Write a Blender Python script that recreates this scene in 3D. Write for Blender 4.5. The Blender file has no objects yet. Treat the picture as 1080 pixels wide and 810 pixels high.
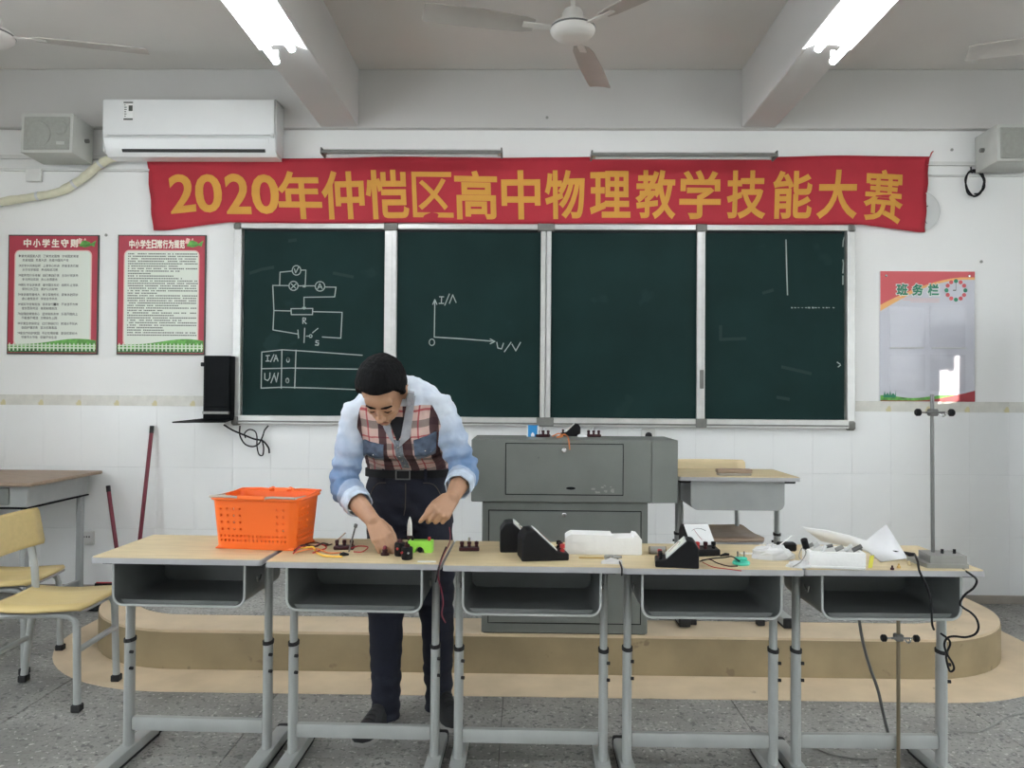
import bpy, bmesh, math, random
from math import sin, cos, pi, radians, sqrt, atan2
from mathutils import Vector, Matrix, noise
from mathutils.bvhtree import BVHTree

SC = bpy.context.scene
COL = SC.collection
R = random.Random(7)

# ------------------------------------------------------------------ camera
HC = 1.31                       # eye height
FPX = 804.7                     # focal length in pixels of the 1080 wide frame
YAW, PIT, ROL = radians(.98), radians(.82), radians(.43)
cF = Vector((-sin(YAW)*cos(PIT), cos(YAW)*cos(PIT), sin(PIT)))
_r = Vector((cos(YAW), sin(YAW), 0)); _u = _r.cross(cF)
cR = _r*cos(ROL) + _u*sin(ROL)
cU = -_r*sin(ROL) + _u*cos(ROL)
CAM = Vector((0, 0, HC))
cd = bpy.data.cameras.new('camera')
cd.sensor_width = 36; cd.lens = FPX/1080*36; cd.clip_start = .05; cd.clip_end = 200
cam = bpy.data.objects.new('camera', cd); COL.objects.link(cam)
cam.matrix_world = Matrix(((cR.x, cU.x, -cF.x, 0), (cR.y, cU.y, -cF.y, 0), (cR.z, cU.z, -cF.z, HC), (0, 0, 0, 1)))
SC.camera = cam

def ray(px, py): return cF + cR*((px-540)/FPX) - cU*((py-405)/FPX)
def W(px, py, Y):               # measured point of the photograph at depth Y
    d = ray(px, py); return CAM + d*(Y/d.y)
def G(px, py, z):               # ... at height z
    d = ray(px, py); return CAM + d*((z-HC)/d.z)

# ------------------------------------------------------------------ world, sun, exposure
WALL_Y = 4.95; XL, XR, YB = -3.9, 4.2, -4.6
wd = bpy.data.worlds.new('sky'); SC.world = wd; wd.use_nodes = True
bg = wd.node_tree.nodes['Background']
bg.inputs[0].default_value = (.88, .945, 1.0, 1); bg.inputs[1].default_value = 5.2
PATCH = W(1003, 408, WALL_Y-.01)               # where the sun falls on the notice board
SUN_TO = Vector((-.80, .60, 0))*cos(radians(12)) + Vector((0, 0, -sin(radians(12))))
sl = bpy.data.lights.new('sun', 'SUN'); sl.energy = 12; sl.angle = radians(.5); sl.color = (1, .90, .80)
so = bpy.data.objects.new('sun', sl); COL.objects.link(so)
so.rotation_euler = SUN_TO.to_track_quat('-Z', 'Y').to_euler(); so.location = (12, -3, 6)
vs = SC.view_settings
vs.view_transform = 'Standard'; vs.look = 'None'; vs.gamma = 1; vs.use_curve_mapping = False
vs.exposure = 0.46
TUBE_POWER = 34.0
SC.cycles.use_denoising = True
SC.cycles.max_bounces = 8; SC.cycles.diffuse_bounces = 5

# ------------------------------------------------------------------ materials
def nodes(m): return m.node_tree.nodes, m.node_tree.links
def mat(name, col, rough=.6, metal=0., var=0., scale=8., bump=0., bscale=60., emit=None, spec=.5, spots=None, coord='Object', stretch=None):
    m = bpy.data.materials.new(name); m.use_nodes = True
    N, L = nodes(m); b = N['Principled BSDF']
    b.inputs['Base Color'].default_value = (*col, 1); b.inputs['Roughness'].default_value = rough
    b.inputs['Metallic'].default_value = metal; b.inputs['Specular IOR Level'].default_value = spec
    if emit:
        b.inputs['Emission Color'].default_value = (*emit[:3], 1); b.inputs['Emission Strength'].default_value = emit[3]
    if var or bump or spots:
        tc = N.new('ShaderNodeTexCoord'); src = tc.outputs[coord]
        if stretch:
            mp = N.new('ShaderNodeMapping'); mp.inputs['Scale'].default_value = stretch
            L.new(src, mp.inputs[0]); src = mp.outputs[0]
    if var:
        n = N.new('ShaderNodeTexNoise'); n.inputs['Scale'].default_value = scale; n.inputs['Detail'].default_value = 5
        L.new(src, n.inputs['Vector'])
        r = N.new('ShaderNodeValToRGB')
        r.color_ramp.elements[0].position = .3; r.color_ramp.elements[1].position = .7
        r.color_ramp.elements[0].color = (*[max(0, c*(1-var)) for c in col], 1)
        r.color_ramp.elements[1].color = (*[min(1, c*(1+var)) for c in col], 1)
        L.new(n.outputs['Fac'], r.inputs[0]); out = r.outputs[0]
        if spots:
            sc, sz, scol = spots
            n2 = N.new('ShaderNodeTexNoise'); n2.inputs['Scale'].default_value = sc; n2.inputs['Detail'].default_value = 3
            L.new(src, n2.inputs['Vector'])
            r2 = N.new('ShaderNodeValToRGB'); r2.color_ramp.elements[0].position = sz; r2.color_ramp.elements[1].position = sz+.04
            r2.color_ramp.elements[0].color = (0, 0, 0, 1); r2.color_ramp.elements[1].color = (1, 1, 1, 1)
            L.new(n2.outputs['Fac'], r2.inputs[0])
            mx = N.new('ShaderNodeMixRGB'); L.new(r2.outputs[0], mx.inputs[0]); L.new(out, mx.inputs[1]); mx.inputs[2].default_value = (*scol, 1)
            out = mx.outputs[0]
        L.new(out, b.inputs['Base Color'])
    if bump:
        n = N.new('ShaderNodeTexNoise'); n.inputs['Scale'].default_value = bscale; n.inputs['Detail'].default_value = 4
        L.new(src, n.inputs['Vector'])
        bp = N.new('ShaderNodeBump'); bp.inputs['Strength'].default_value = bump; bp.inputs['Distance'].default_value = .01
        L.new(n.outputs['Fac'], bp.inputs['Height']); L.new(bp.outputs[0], b.inputs['Normal'])
    return m

def terrazzo(name):
    m = bpy.data.materials.new(name); m.use_nodes = True
    N, L = nodes(m); b = N['Principled BSDF']; tc = N.new('ShaderNodeTexCoord')
    geo = N.new('ShaderNodeNewGeometry'); src = geo.outputs['Position']
    n0 = N.new('ShaderNodeTexNoise'); n0.inputs['Scale'].default_value = 3; n0.inputs['Detail'].default_value = 6; L.new(src, n0.inputs['Vector'])
    r0 = N.new('ShaderNodeValToRGB'); r0.color_ramp.elements[0].color = (.185, .183, .168, 1); r0.color_ramp.elements[1].color = (.335, .33, .305, 1)
    r0.color_ramp.elements[0].position = .32; r0.color_ramp.elements[1].position = .68
    L.new(n0.outputs['Fac'], r0.inputs[0]); out = r0.outputs[0]
    for sc, th, col in ((30, .60, (.11, .11, .105, 1)), (48, .62, (.48, .47, .44, 1)), (75, .58, (.14, .14, .13, 1))):
        n = N.new('ShaderNodeTexNoise'); n.inputs['Scale'].default_value = sc; n.inputs['Detail'].default_value = 2; L.new(src, n.inputs['Vector'])
        r = N.new('ShaderNodeValToRGB'); r.color_ramp.elements[0].position = th; r.color_ramp.elements[1].position = th+.05
        L.new(n.outputs['Fac'], r.inputs[0])
        mx = N.new('ShaderNodeMixRGB'); L.new(r.outputs[0], mx.inputs[0]); L.new(out, mx.inputs[1]); mx.inputs[2].default_value = col; out = mx.outputs[0]
    L.new(out, b.inputs['Base Color']); b.inputs['Roughness'].default_value = .42; b.inputs['Specular IOR Level'].default_value = .4
    return m

M = {}
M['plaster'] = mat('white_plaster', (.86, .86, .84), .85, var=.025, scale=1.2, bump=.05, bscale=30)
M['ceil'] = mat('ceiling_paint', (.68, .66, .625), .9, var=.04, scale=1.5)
M['beam'] = mat('shaded_beam_paint', (.56, .55, .53), .88, var=.03, scale=1.4)  # greyer than the wall: beam shading is put into this colour
M['tile'] = mat('white_glazed_tile', (.86, .87, .86), .22, var=.025, scale=2.2, spec=.45)
M['listello'] = mat('border_tile', (.66, .65, .59), .35, var=.08, scale=20, spots=(14, .62, (.62, .56, .33)))
M['skirt'] = mat('grey_skirting', (.33, .30, .26), .6, var=.15, scale=9)
M['terrazzo'] = terrazzo('terrazzo')
M['joint'] = mat('dark_joint', (.11, .11, .105), .8)
M['riser'] = mat('shaded_tan_riser_paint', (.30, .235, .135), .65, var=.18, scale=4, spots=(9, .66, (.22, .165, .10)))  # tan darkened to hold the step face's shade, plus scuff spots
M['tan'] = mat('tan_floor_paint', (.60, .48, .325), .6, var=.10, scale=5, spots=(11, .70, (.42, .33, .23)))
M['alu'] = mat('aluminium', (.60, .60, .58), .4, .55, var=.06, scale=15)
M['aludark'] = mat('grey_plastic_cap', (.17, .17, .155), .6, var=.1, scale=30)
M['board'] = mat('green_chalkboard', (.0085, .026, .0245), .62, var=.16, scale=2.5, spots=(3.2, .66, (.013, .034, .032)), spec=.12)
M['chalk'] = mat('chalk', (.38, .42, .40), .95)
M['chalkfaint'] = mat('chalk_smudge', (.015, .037, .035), .95)
M['red'] = mat('banner_red', (.43, .018, .034), .7, var=.08, scale=5, bump=.15, bscale=12)
M['gold'] = mat('banner_yellow', (.62, .31, .045), .7, var=.05, scale=9)
M['acw'] = mat('white_appliance_plastic', (.80, .81, .80), .25, var=.02, scale=4)
M['acg'] = mat('light_grey_plastic', (.60, .61, .60), .4, var=.03, scale=8)
M['dark'] = mat('dark_slot', (.03, .03, .03), .6)
M['black'] = mat('black_plastic', (.007, .007, .008), .5, spec=.22, var=.2, scale=20)
M['blackm'] = mat('black_metal', (.0045, .0055, .0065), .6, 0., spec=.12, var=.2, scale=14)
M['speaker'] = mat('speaker_grey', (.50, .51, .475), .6, var=.05, scale=12)
M['grille'] = mat('speaker_grille', (.34, .345, .31), .8, bump=.4, bscale=160, var=.06, scale=40)
M['pvc'] = mat('pvc_white', (.70, .70, .67), .5, var=.04, scale=10)
M['lag'] = mat('cream_pipe_lagging', (.68, .66, .50), .8, var=.08, scale=18, bump=.3, bscale=40)
M['fan'] = mat('fan_white', (.62, .60, .56), .4, var=.05, scale=9)
M['blade'] = mat('fan_blade_metal', (.42, .395, .36), .45, .2, var=.06, scale=6)
M['tube'] = mat('lit_tube', (1, 1, 1), .4, emit=(.90, .94, 1.0, TUBE_POWER))
M['lamp'] = mat('lamp_white_enamel', (.78, .78, .77), .35, var=.03, scale=10)
M['steel'] = mat('grey_green_steel', (.175, .188, .172), .45, .15, var=.08, scale=6, spots=(9, .73, (.10, .105, .10)))
M['steel2'] = mat('grey_steel_desk', (.36, .375, .365), .42, .2, var=.06, scale=10)
M['legp'] = mat('grey_leg_paint', (.38, .395, .38), .42, .15, var=.06, scale=12)
M['boxin'] = mat('shaded_drawer_steel', (.14, .15, .145), .4, .25, var=.06, scale=10)  # darkened so the shade inside the trays sits in the colour
M['wood'] = mat('pale_wood_laminate', (.60, .49, .29), .45, var=.10, scale=5, stretch=(1.2, 9, 9))
M['woody'] = mat('yellow_plywood', (.60, .465, .20), .4, var=.05, scale=5, stretch=(9, 1.2, 9))
M['woodb'] = mat('brown_worn_wood', (.30, .215, .15), .5, var=.15, scale=7, stretch=(1.5, 9, 9))
M['edge'] = mat('grey_edge_band', (.38, .38, .385), .5, var=.04, scale=9)
M['rubber'] = mat('black_rubber', (.014, .014, .014), .8)
M['orange'] = mat('orange_plastic', (.88, .15, .015), .38, var=.03, scale=6, spec=.5)
M['ochre'] = mat('grey_handle_plastic', (.45, .40, .34), .45)
M['foam'] = mat('white_foam', (.84, .84, .82), .85, bump=.12, bscale=120, var=.02, scale=30)
M['foamy'] = mat('translucent_plastic_white', (.80, .81, .82), .3, var=.04, scale=12)
M['paper'] = mat('white_paper', (.82, .82, .80), .8, var=.02, scale=10)
M['chrome'] = mat('chrome', (.55, .55, .54), .25, 1)
M['iron'] = mat('grey_iron', (.30, .30, .28), .5, .5, var=.1, scale=20)
M['rod'] = mat('steel_rod', (.17, .17, .165), .4, .7)
M['rodb'] = mat('bronze_steel_rod', (.22, .18, .12), .45, .7)
M['maroon'] = mat('maroon_paint', (.17, .018, .035), .5, var=.12, scale=12)
M['bake'] = mat('maroon_bakelite', (.035, .007, .010), .4, spec=.3)
M['lemon'] = mat('lemon_plastic', (.72, .68, .08), .5)
M['green'] = mat('neon_green_plastic', (.35, .78, .09), .4)
M['teal'] = mat('teal_plastic', (.05, .47, .34), .4)
M['blue'] = mat('blue_card', (.02, .24, .55), .5)
M['yellow'] = mat('yellow_insulation', (.80, .50, .06), .5)
M['orangew'] = mat('orange_insulation', (.65, .20, .05), .5)
M['redw'] = mat('red_insulation', (.42, .03, .03), .5)
M['brass'] = mat('brass', (.55, .38, .14), .35, .9)
M['poster_r'] = mat('poster_red', (.42, .035, .06), .5, var=.05, scale=8)
M['poster_w'] = mat('poster_cream', (.74, .78, .69), .5)
M['poster_edge'] = mat('poster_dark_edge', (.05, .06, .05), .6)
M['poster_p'] = mat('poster_pink_outline', (.80, .50, .45), .5)
M['poster_t'] = mat('poster_title_cream', (.88, .84, .72), .5)
M['ink'] = mat('print_grey', (.09, .10, .085), .7)
M['grass'] = mat('poster_grass', (.12, .36, .07), .6, var=.5, scale=30)
M['grassd'] = mat('poster_dark_leaves', (.05, .16, .05), .6, var=.7, scale=70)
M['picket'] = mat('poster_fence_white', (.66, .76, .60), .6)
M['nb_w'] = mat('notice_board_white', (.60, .605, .66), .4, var=.02, scale=3)
M['nb_p'] = mat('notice_pocket_plastic', (.56, .565, .62), .2, var=.02, scale=3)
M['nb_r'] = mat('notice_red', (.62, .10, .11), .5)
M['nb_rd'] = mat('notice_dark_red', (.36, .05, .06), .5)
M['nb_o'] = mat('notice_orange_line', (.85, .45, .16), .5)
M['nb_g'] = mat('notice_green_letters', (.02, .22, .12), .5)
M['clockf'] = mat('clock_face', (.72, .73, .70), .4)
M['skin'] = mat('skin', (.42, .235, .14), .5, var=.07, scale=14, bump=.05, bscale=150)
M['hair'] = mat('black_hair', (.0035, .0035, .004), .75, spec=.15, var=.4, scale=90, bump=.6, bscale=120, stretch=(1, 1, .35))
M['jeans'] = mat('dark_indigo_denim', (.007, .009, .020), .85, var=.25, scale=9, bump=.25, bscale=180)
M['stitch'] = mat('denim_stitching', (.09, .075, .06), .9)
M['belt'] = mat('black_leather', (.007, .007, .008), .6, spec=.2)
M['shoe'] = mat('black_shoe_canvas', (.012, .013, .014), .7, bump=.2, bscale=150)
M['sole'] = mat('pale_rubber_sole', (.34, .33, .31), .7)
M['placket'] = mat('grey_blue_denim', (.20, .23, .27), .9, var=.3, scale=60)
M['collar'] = mat('pale_grey_collar', (.34, .35, .38), .9, var=.12, scale=40)
M['lip'] = mat('lips', (.36, .15, .11), .5)
M['tee'] = mat('dark_undershirt', (.012, .012, .016), .9)
M['sun_gap_curtain'] = mat('curtain_cloth', (.45, .50, .52), .9)

def glass_mat():
    m = bpy.data.materials.new('window_glass'); m.use_nodes = True
    N, L = nodes(m); out = N['Material Output']
    t = N.new('ShaderNodeBsdfTransparent'); g = N.new('ShaderNodeBsdfGlossy'); g.inputs['Roughness'].default_value = .02
    mx = N.new('ShaderNodeMixShader'); mx.inputs[0].default_value = .06
    L.new(t.outputs[0], mx.inputs[1]); L.new(g.outputs[0], mx.inputs[2]); L.new(mx.outputs[0], out.inputs[0])
    return m
M['glass'] = glass_mat()

def film_mat():
    m = bpy.data.materials.new('thin_plastic_film'); m.use_nodes = True
    N, L = nodes(m); out = N['Material Output']; b = N['Principled BSDF']
    b.inputs['Base Color'].default_value = (.82, .83, .83, 1); b.inputs['Roughness'].default_value = .25
    t = N.new('ShaderNodeBsdfTransparent'); mx = N.new('ShaderNodeMixShader'); mx.inputs[0].default_value = .72
    L.new(t.outputs[0], mx.inputs[1]); L.new(b.outputs[0], mx.inputs[2]); L.new(mx.outputs[0], out.inputs[0])
    return m
M['film'] = film_mat()

M['cuff'] = mat('pale_denim_cuff', (.50, .58, .68), .9, var=.18, scale=35)
M['flap'] = mat('blue_denim_flap', (.10, .135, .20), .9, var=.35, scale=40)

def plaid_mat():
    m = bpy.data.materials.new('plaid_cotton'); m.use_nodes = True
    N, L = nodes(m); b = N['Principled BSDF']; b.inputs['Roughness'].default_value = .9
    uv = N.new('ShaderNodeUVMap'); uv.uv_map = 'plaid'
    sp = N.new('ShaderNodeSeparateXYZ'); L.new(uv.outputs[0], sp.inputs[0])
    def stripe(axis, period, centre, half):
        d = N.new('ShaderNodeMath'); d.operation = 'DIVIDE'; L.new(sp.outputs[axis], d.inputs[0]); d.inputs[1].default_value = period
        f = N.new('ShaderNodeMath'); f.operation = 'FRACT'; L.new(d.outputs[0], f.inputs[0])
        c = N.new('ShaderNodeMath'); c.operation = 'COMPARE'; L.new(f.outputs[0], c.inputs[0]); c.inputs[1].default_value = centre; c.inputs[2].default_value = half
        return c.outputs[0]
    out = None
    base = N.new('ShaderNodeRGB'); base.outputs[0].default_value = (.62, .44, .39, 1); out = base.outputs[0]
    def over(fac, col, k):
        nonlocal out
        mu = N.new('ShaderNodeMath'); mu.operation = 'MULTIPLY'; L.new(fac, mu.inputs[0]); mu.inputs[1].default_value = k
        mx = N.new('ShaderNodeMixRGB'); L.new(mu.outputs[0], mx.inputs[0]); L.new(out, mx.inputs[1]); mx.inputs[2].default_value = (*col, 1); out = mx.outputs[0]
    over(stripe(1, .092, .30, .15), (.17, .15, .135), .78)      # wide grey bands across
    over(stripe(1, .092, .78, .035), (.40, .03, .05), .8)      # thin red lines across
    over(stripe(0, .098, .50, .17), (.045, .012, .020), .92)   # wide maroon stripes down
    over(stripe(0, .098, .93, .03), (.38, .03, .05), .8)       # thin red lines down
    # washed denim of yoke and sleeves, dip-dyed from pale (shoulder) to blue (elbow)
    a = N.new('ShaderNodeAttribute'); a.attribute_name = 'fade'
    n = N.new('ShaderNodeTexNoise'); n.inputs['Scale'].default_value = 22; n.inputs['Detail'].default_value = 5
    tc = N.new('ShaderNodeTexCoord'); L.new(tc.outputs['Object'], n.inputs['Vector'])
    ma = N.new('ShaderNodeMath'); ma.operation = 'MULTIPLY_ADD'; ma.inputs[1].default_value = .55; ma.inputs[2].default_value = -.27
    L.new(n.outputs['Fac'], ma.inputs[0])
    ad = N.new('ShaderNodeMath'); ad.operation = 'ADD'; L.new(a.outputs['Fac'], ad.inputs[0]); L.new(ma.outputs[0], ad.inputs[1])
    r = N.new('ShaderNodeValToRGB'); r.color_ramp.elements[0].color = (.15, .245, .41, 1); r.color_ramp.elements[1].color = (.66, .72, .80, 1)
    L.new(ad.outputs[0], r.inputs[0])
    dn = N.new('ShaderNodeAttribute'); dn.attribute_name = 'den'
    gt = N.new('ShaderNodeMath'); gt.operation = 'GREATER_THAN'; gt.inputs[1].default_value = 0; L.new(dn.outputs['Fac'], gt.inputs[0])
    mx = N.new('ShaderNodeMixRGB'); L.new(gt.outputs[0], mx.inputs[0]); L.new(out, mx.inputs[1]); L.new(r.outputs[0], mx.inputs[2])
    L.new(mx.outputs[0], b.inputs['Base Color'])
    return m
M['plaid'] = plaid_mat()

# ------------------------------------------------------------------ mesh builder
class MB:
    def __init__(s): s.v = []; s.f = []
    def add(s, vs_, fs):
        o = len(s.v); s.v += [Vector(p) for p in vs_]; s.f += [tuple(i+o for i in f) for f in fs]; return s
    def box(s, a, b, bev=0., seg=1, T=None):
        x0, y0, z0 = [min(p, q) for p, q in zip(a, b)]; x1, y1, z1 = [max(p, q) for p, q in zip(a, b)]
        bm = bmesh.new(); bmesh.ops.create_cube(bm, size=1)
        for v in bm.verts: v.co = Vector(((x0+x1)/2+v.co.x*(x1-x0), (y0+y1)/2+v.co.y*(y1-y0), (z0+z1)/2+v.co.z*(z1-z0)))
        if bev: bmesh.ops.bevel(bm, geom=bm.edges[:], offset=min(bev, .49*min(x1-x0, y1-y0, z1-z0)), segments=seg, affect='EDGES', profile=.6)
        bm.verts.index_update()
        P = [v.co.copy() if T is None else T @ v.co for v in bm.verts]
        s.add(P, [[v.index for v in f.verts] for f in bm.faces]); bm.free(); return s
    def prism(s, poly, h0, h1, fn):     # polygon (u,v) extruded h0..h1 through fn(u,v,h)
        n = len(poly); P = [fn(u, v, h0) for u, v in poly]+[fn(u, v, h1) for u, v in poly]
        return s.add(P, [tuple(range(n))[::-1], tuple(range(n, 2*n))]+[(i, (i+1) % n, n+(i+1) % n, n+i) for i in range(n)])
    def loft(s, rings, cap=True):
        n = len(rings[0]); P = [p for r in rings for p in r]; F = []
        for k in range(len(rings)-1):
            F += [(k*n+i, k*n+(i+1) % n, (k+1)*n+(i+1) % n, (k+1)*n+i) for i in range(n)]
        if cap: F += [tuple(range(n))[::-1], tuple(range((len(rings)-1)*n, len(rings)*n))]
        return s.add(P, F)
    def tube(s, pts, r, n=8, flat=1., up=None, round_end=False):
        pts = [Vector(p) for p in pts]; rr = r if isinstance(r, (list, tuple)) else [r]*len(pts)
        rings = []; prev = Vector(up) if up else None
        if round_end:
            d0 = (pts[0]-pts[1]).normalized(); d1 = (pts[-1]-pts[-2]).normalized()
            a0, a1 = rr[0], rr[-1]
            pts = [pts[0]+d0*a0*.92, pts[0]+d0*a0*.6]+pts+[pts[-1]+d1*a1*.6, pts[-1]+d1*a1*.92]
            rr = [a0*.35, a0*.8]+list(rr)+[a1*.8, a1*.35]
        for i, p in enumerate(pts):
            t = (pts[min(i+1, len(pts)-1)]-pts[max(i-1, 0)]).normalized()
            if prev is None: prev = Vector((0, 0, 1)) if abs(t.z) < .9 else Vector((1, 0, 0))
            a = (prev-t*prev.dot(t))
            if a.length < 1e-5: a = t.orthogonal()
            a.normalize(); bb = t.cross(a); prev = a
            rings.append([p+(a*cos(2*pi*k/n)*flat+bb*sin(2*pi*k/n))*rr[i] for k in range(n)])
        return s.loft(rings)
    def cyl(s, a, b, r, n=16, r2=None): return s.tube([a, b], [r, r if r2 is None else r2], n)
    def lathe(s, prof, n=24, T=None):   # (r,z) profile about z
        T = T or Matrix.Identity(4)
        return s.loft([[T @ Vector((r*cos(2*pi*k/n), r*sin(2*pi*k/n), z)) for k in range(n)] for r, z in prof])
    def ball(s, c, rad, T=None, nu=14, nv=9):
        rad = rad if isinstance(rad, (list, tuple)) else (rad,)*3; T = T or Matrix.Identity(3); c = Vector(c)
        P = [c+T @ Vector((0, 0, -rad[2]))]
        for j in range(1, nv):
            a = -pi/2+pi*j/nv
            P += [c+T @ Vector((rad[0]*cos(a)*cos(2*pi*k/nu), rad[1]*cos(a)*sin(2*pi*k/nu), rad[2]*sin(a))) for k in range(nu)]
        P.append(c+T @ Vector((0, 0, rad[2]))); F = [(0, 1+(k+1) % nu, 1+k) for k in range(nu)]
        for j in range(nv-2):
            F += [(1+j*nu+k, 1+j*nu+(k+1) % nu, 1+(j+1)*nu+(k+1) % nu, 1+(j+1)*nu+k) for k in range(nu)]
        q = len(P)-1; F += [(q, 1+(nv-2)*nu+k, 1+(nv-2)*nu+(k+1) % nu) for k in range(nu)]
        return s.add(P, F)
    def mesh(s, name):
        me = bpy.data.meshes.new(name); me.from_pydata([tuple(p) for p in s.v], [], s.f); me.update()
        bm = bmesh.new(); bm.from_mesh(me); bmesh.ops.recalc_face_normals(bm, faces=bm.faces[:]); bm.to_mesh(me); bm.free()
        return me

def shade(me, ang=35):
    me.polygons.foreach_set('use_smooth', [True]*len(me.polygons))
    try: me.set_sharp_from_angle(angle=radians(ang))
    except Exception: pass

def tag(o, label=None, cat=None, group=None, kind=None):
    if label: o['label'] = label
    if cat: o['category'] = cat
    if group: o['group'] = group
    if kind: o['kind'] = kind
    return o
def obj(name, mb, m, parent=None, loc=None, smooth=True, ang=35, label=None):
    me = mb.mesh(name) if isinstance(mb, MB) else mb
    if isinstance(mb, MB) and smooth: shade(me, ang)
    if m is not None and not me.materials: me.materials.append(M[m] if isinstance(m, str) else m)
    o = bpy.data.objects.new(name, me); COL.objects.link(o)
    if parent is not None: o.parent = parent
    if loc is not None: o.location = loc
    if label: o['label'] = label
    return o
def single(name, mb, m, label, cat, group=None, **k):      # one-mesh thing, origin moved to its base centre
    lo = Vector([min(p[i] for p in mb.v) for i in range(3)]); hi = Vector([max(p[i] for p in mb.v) for i in range(3)])
    c = Vector(((lo.x+hi.x)/2, (lo.y+hi.y)/2, lo.z)); mb.v = [p-c for p in mb.v]
    return tag(obj(name, mb, m, loc=c, **k), label, cat, group)
def thing(name, label, cat, loc=(0, 0, 0), rz=0, group=None):
    o = bpy.data.objects.new(name, None); COL.objects.link(o); o.empty_display_size = .1
    o.location = loc; o.rotation_euler = (0, 0, rz)
    return tag(o, label, cat, group)
def copy_tree(o, parent=None):
    c = o.copy(); COL.objects.link(c)
    if parent is not None: c.parent = parent
    for ch in list(o.children): copy_tree(ch, c)
    return c
def struct(name, mb, m, parent=None, **k):
    o = obj(name, mb, m, parent, **k)
    if parent is None: o['kind'] = 'structure'
    return o

def spline(pts, n=8):          # Catmull-Rom through points
    pts = [Vector(p) for p in pts]; out = []
    q = [pts[0]*2-pts[1]]+pts+[pts[-1]*2-pts[-2]]
    for i in range(1, len(q)-2):
        a, b, c, d = q[i-1], q[i], q[i+1], q[i+2]
        for k in range(n):
            t = k/n
            out.append(.5*((2*b)+(c-a)*t+(2*a-5*b+4*c-d)*t*t+(-a+3*b-3*c+d)*t**3))
    out.append(pts[-1]); return out

def bake(o, mods):             # apply modifiers without operators
    for typ, kw in mods:
        md = o.modifiers.new(typ, typ)
        for k, v in kw.items(): setattr(md, k, v)
    dg = bpy.context.evaluated_depsgraph_get(); dg.update()
    me = bpy.data.meshes.new_from_object(o.evaluated_get(dg)); o.modifiers.clear()
    old = o.data; o.data = me; bpy.data.meshes.remove(old)
    me.polygons.foreach_set('use_smooth', [True]*len(me.polygons))
    return me

_tcache = {}
def glyph(ch, bold=0., res=3):
    """outline of one character as (verts2d, faces), normalised so that the em box is 0..1"""
    k = (ch, bold, res)
    if k in _tcache: return _tcache[k]
    cu = bpy.data.curves.new('glyph', 'FONT'); cu.body = ch; cu.size = 1; cu.resolution_u = res; cu.fill_mode = 'FRONT'
    o = bpy.data.objects.new('glyph', cu); COL.objects.link(o)
    dg = bpy.context.evaluated_depsgraph_get(); dg.update()
    me = o.evaluated_get(dg).to_mesh()
    V = [(v.co.x, v.co.y) for v in me.vertices]; F = [tuple(p.vertices) for p in me.polygons]
    o.evaluated_get(dg).to_mesh_clear(); bpy.data.objects.remove(o); bpy.data.curves.remove(cu)
    if bold:                    # thicken the strokes: push every outline vertex out along its normal
        ed = {}
        for f in F:
            for a, b in zip(f, f[1:]+f[:1]): ed[(a, b)] = 1
        nrm = {}
        for (a, b) in ed:
            if (b, a) in ed: continue
            e = Vector((V[b][0]-V[a][0], V[b][1]-V[a][1]))
            if e.length < 1e-7: continue
            e.normalize(); q = Vector((e.y, -e.x))
            nrm.setdefault(a, []).append(q); nrm.setdefault(b, []).append(q)
        ar = sum((V[f[1]][0]-V[f[0]][0])*(V[f[2]][1]-V[f[0]][1])-(V[f[2]][0]-V[f[0]][0])*(V[f[1]][1]-V[f[0]][1]) for f in F)
        sg = 1 if ar > 0 else -1; V2 = []
        for i, (x, y) in enumerate(V):
            L_ = nrm.get(i, [])
            if not L_: V2.append((x, y)); continue
            q = sum(L_, Vector((0, 0)))
            if q.length < 1e-6: V2.append((x, y)); continue
            q.normalize(); c = max(.55, q.dot(L_[0])); q = q*(sg*bold/c); V2.append((x+q.x, y+q.y))
        V = V2
    _tcache[k] = (V, F); return _tcache[k]
def glyph_box(mb, ch, fn, u0, v0, u1, v1, h=.0015, bold=0., res=3, solid=True):
    """fit a character into the box (u0,v0)-(u1,v1); fn(u,v,h) maps to space"""
    V, F = glyph(ch, bold, res)
    if not V: return mb
    x0 = min(p[0] for p in V); x1 = max(p[0] for p in V); y0 = min(p[1] for p in V); y1 = max(p[1] for p in V)
    mp = [(u0+(p[0]-x0)/max(1e-6, x1-x0)*(u1-u0), v0+(p[1]-y0)/max(1e-6, y1-y0)*(v1-v0)) for p in V]
    if not solid: return mb.add([fn(u, v, h) for u, v in mp], F)
    n = len(mp); ed = {}
    for f in F:
        for a, b in zip(f, f[1:]+f[:1]): ed[(a, b)] = 1
    side = [(a, b, n+b, n+a) for (a, b) in ed if (b, a) not in ed]
    return mb.add([fn(u, v, 0) for u, v in mp]+[fn(u, v, h) for u, v in mp], [tuple(i+n for i in f) for f in F]+[(b, a, d, c) for a, b, c, d in side])

# ------------------------------------------------------------------ the room
CEIL = W(600, 73, WALL_Y-.05).z
BEAM = W(600, 135, WALL_Y-.05).z
PLAT_Y, PLAT_H = 3.60, .186
XYZ = lambda x, y, z: Vector((x, y, z))

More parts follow.
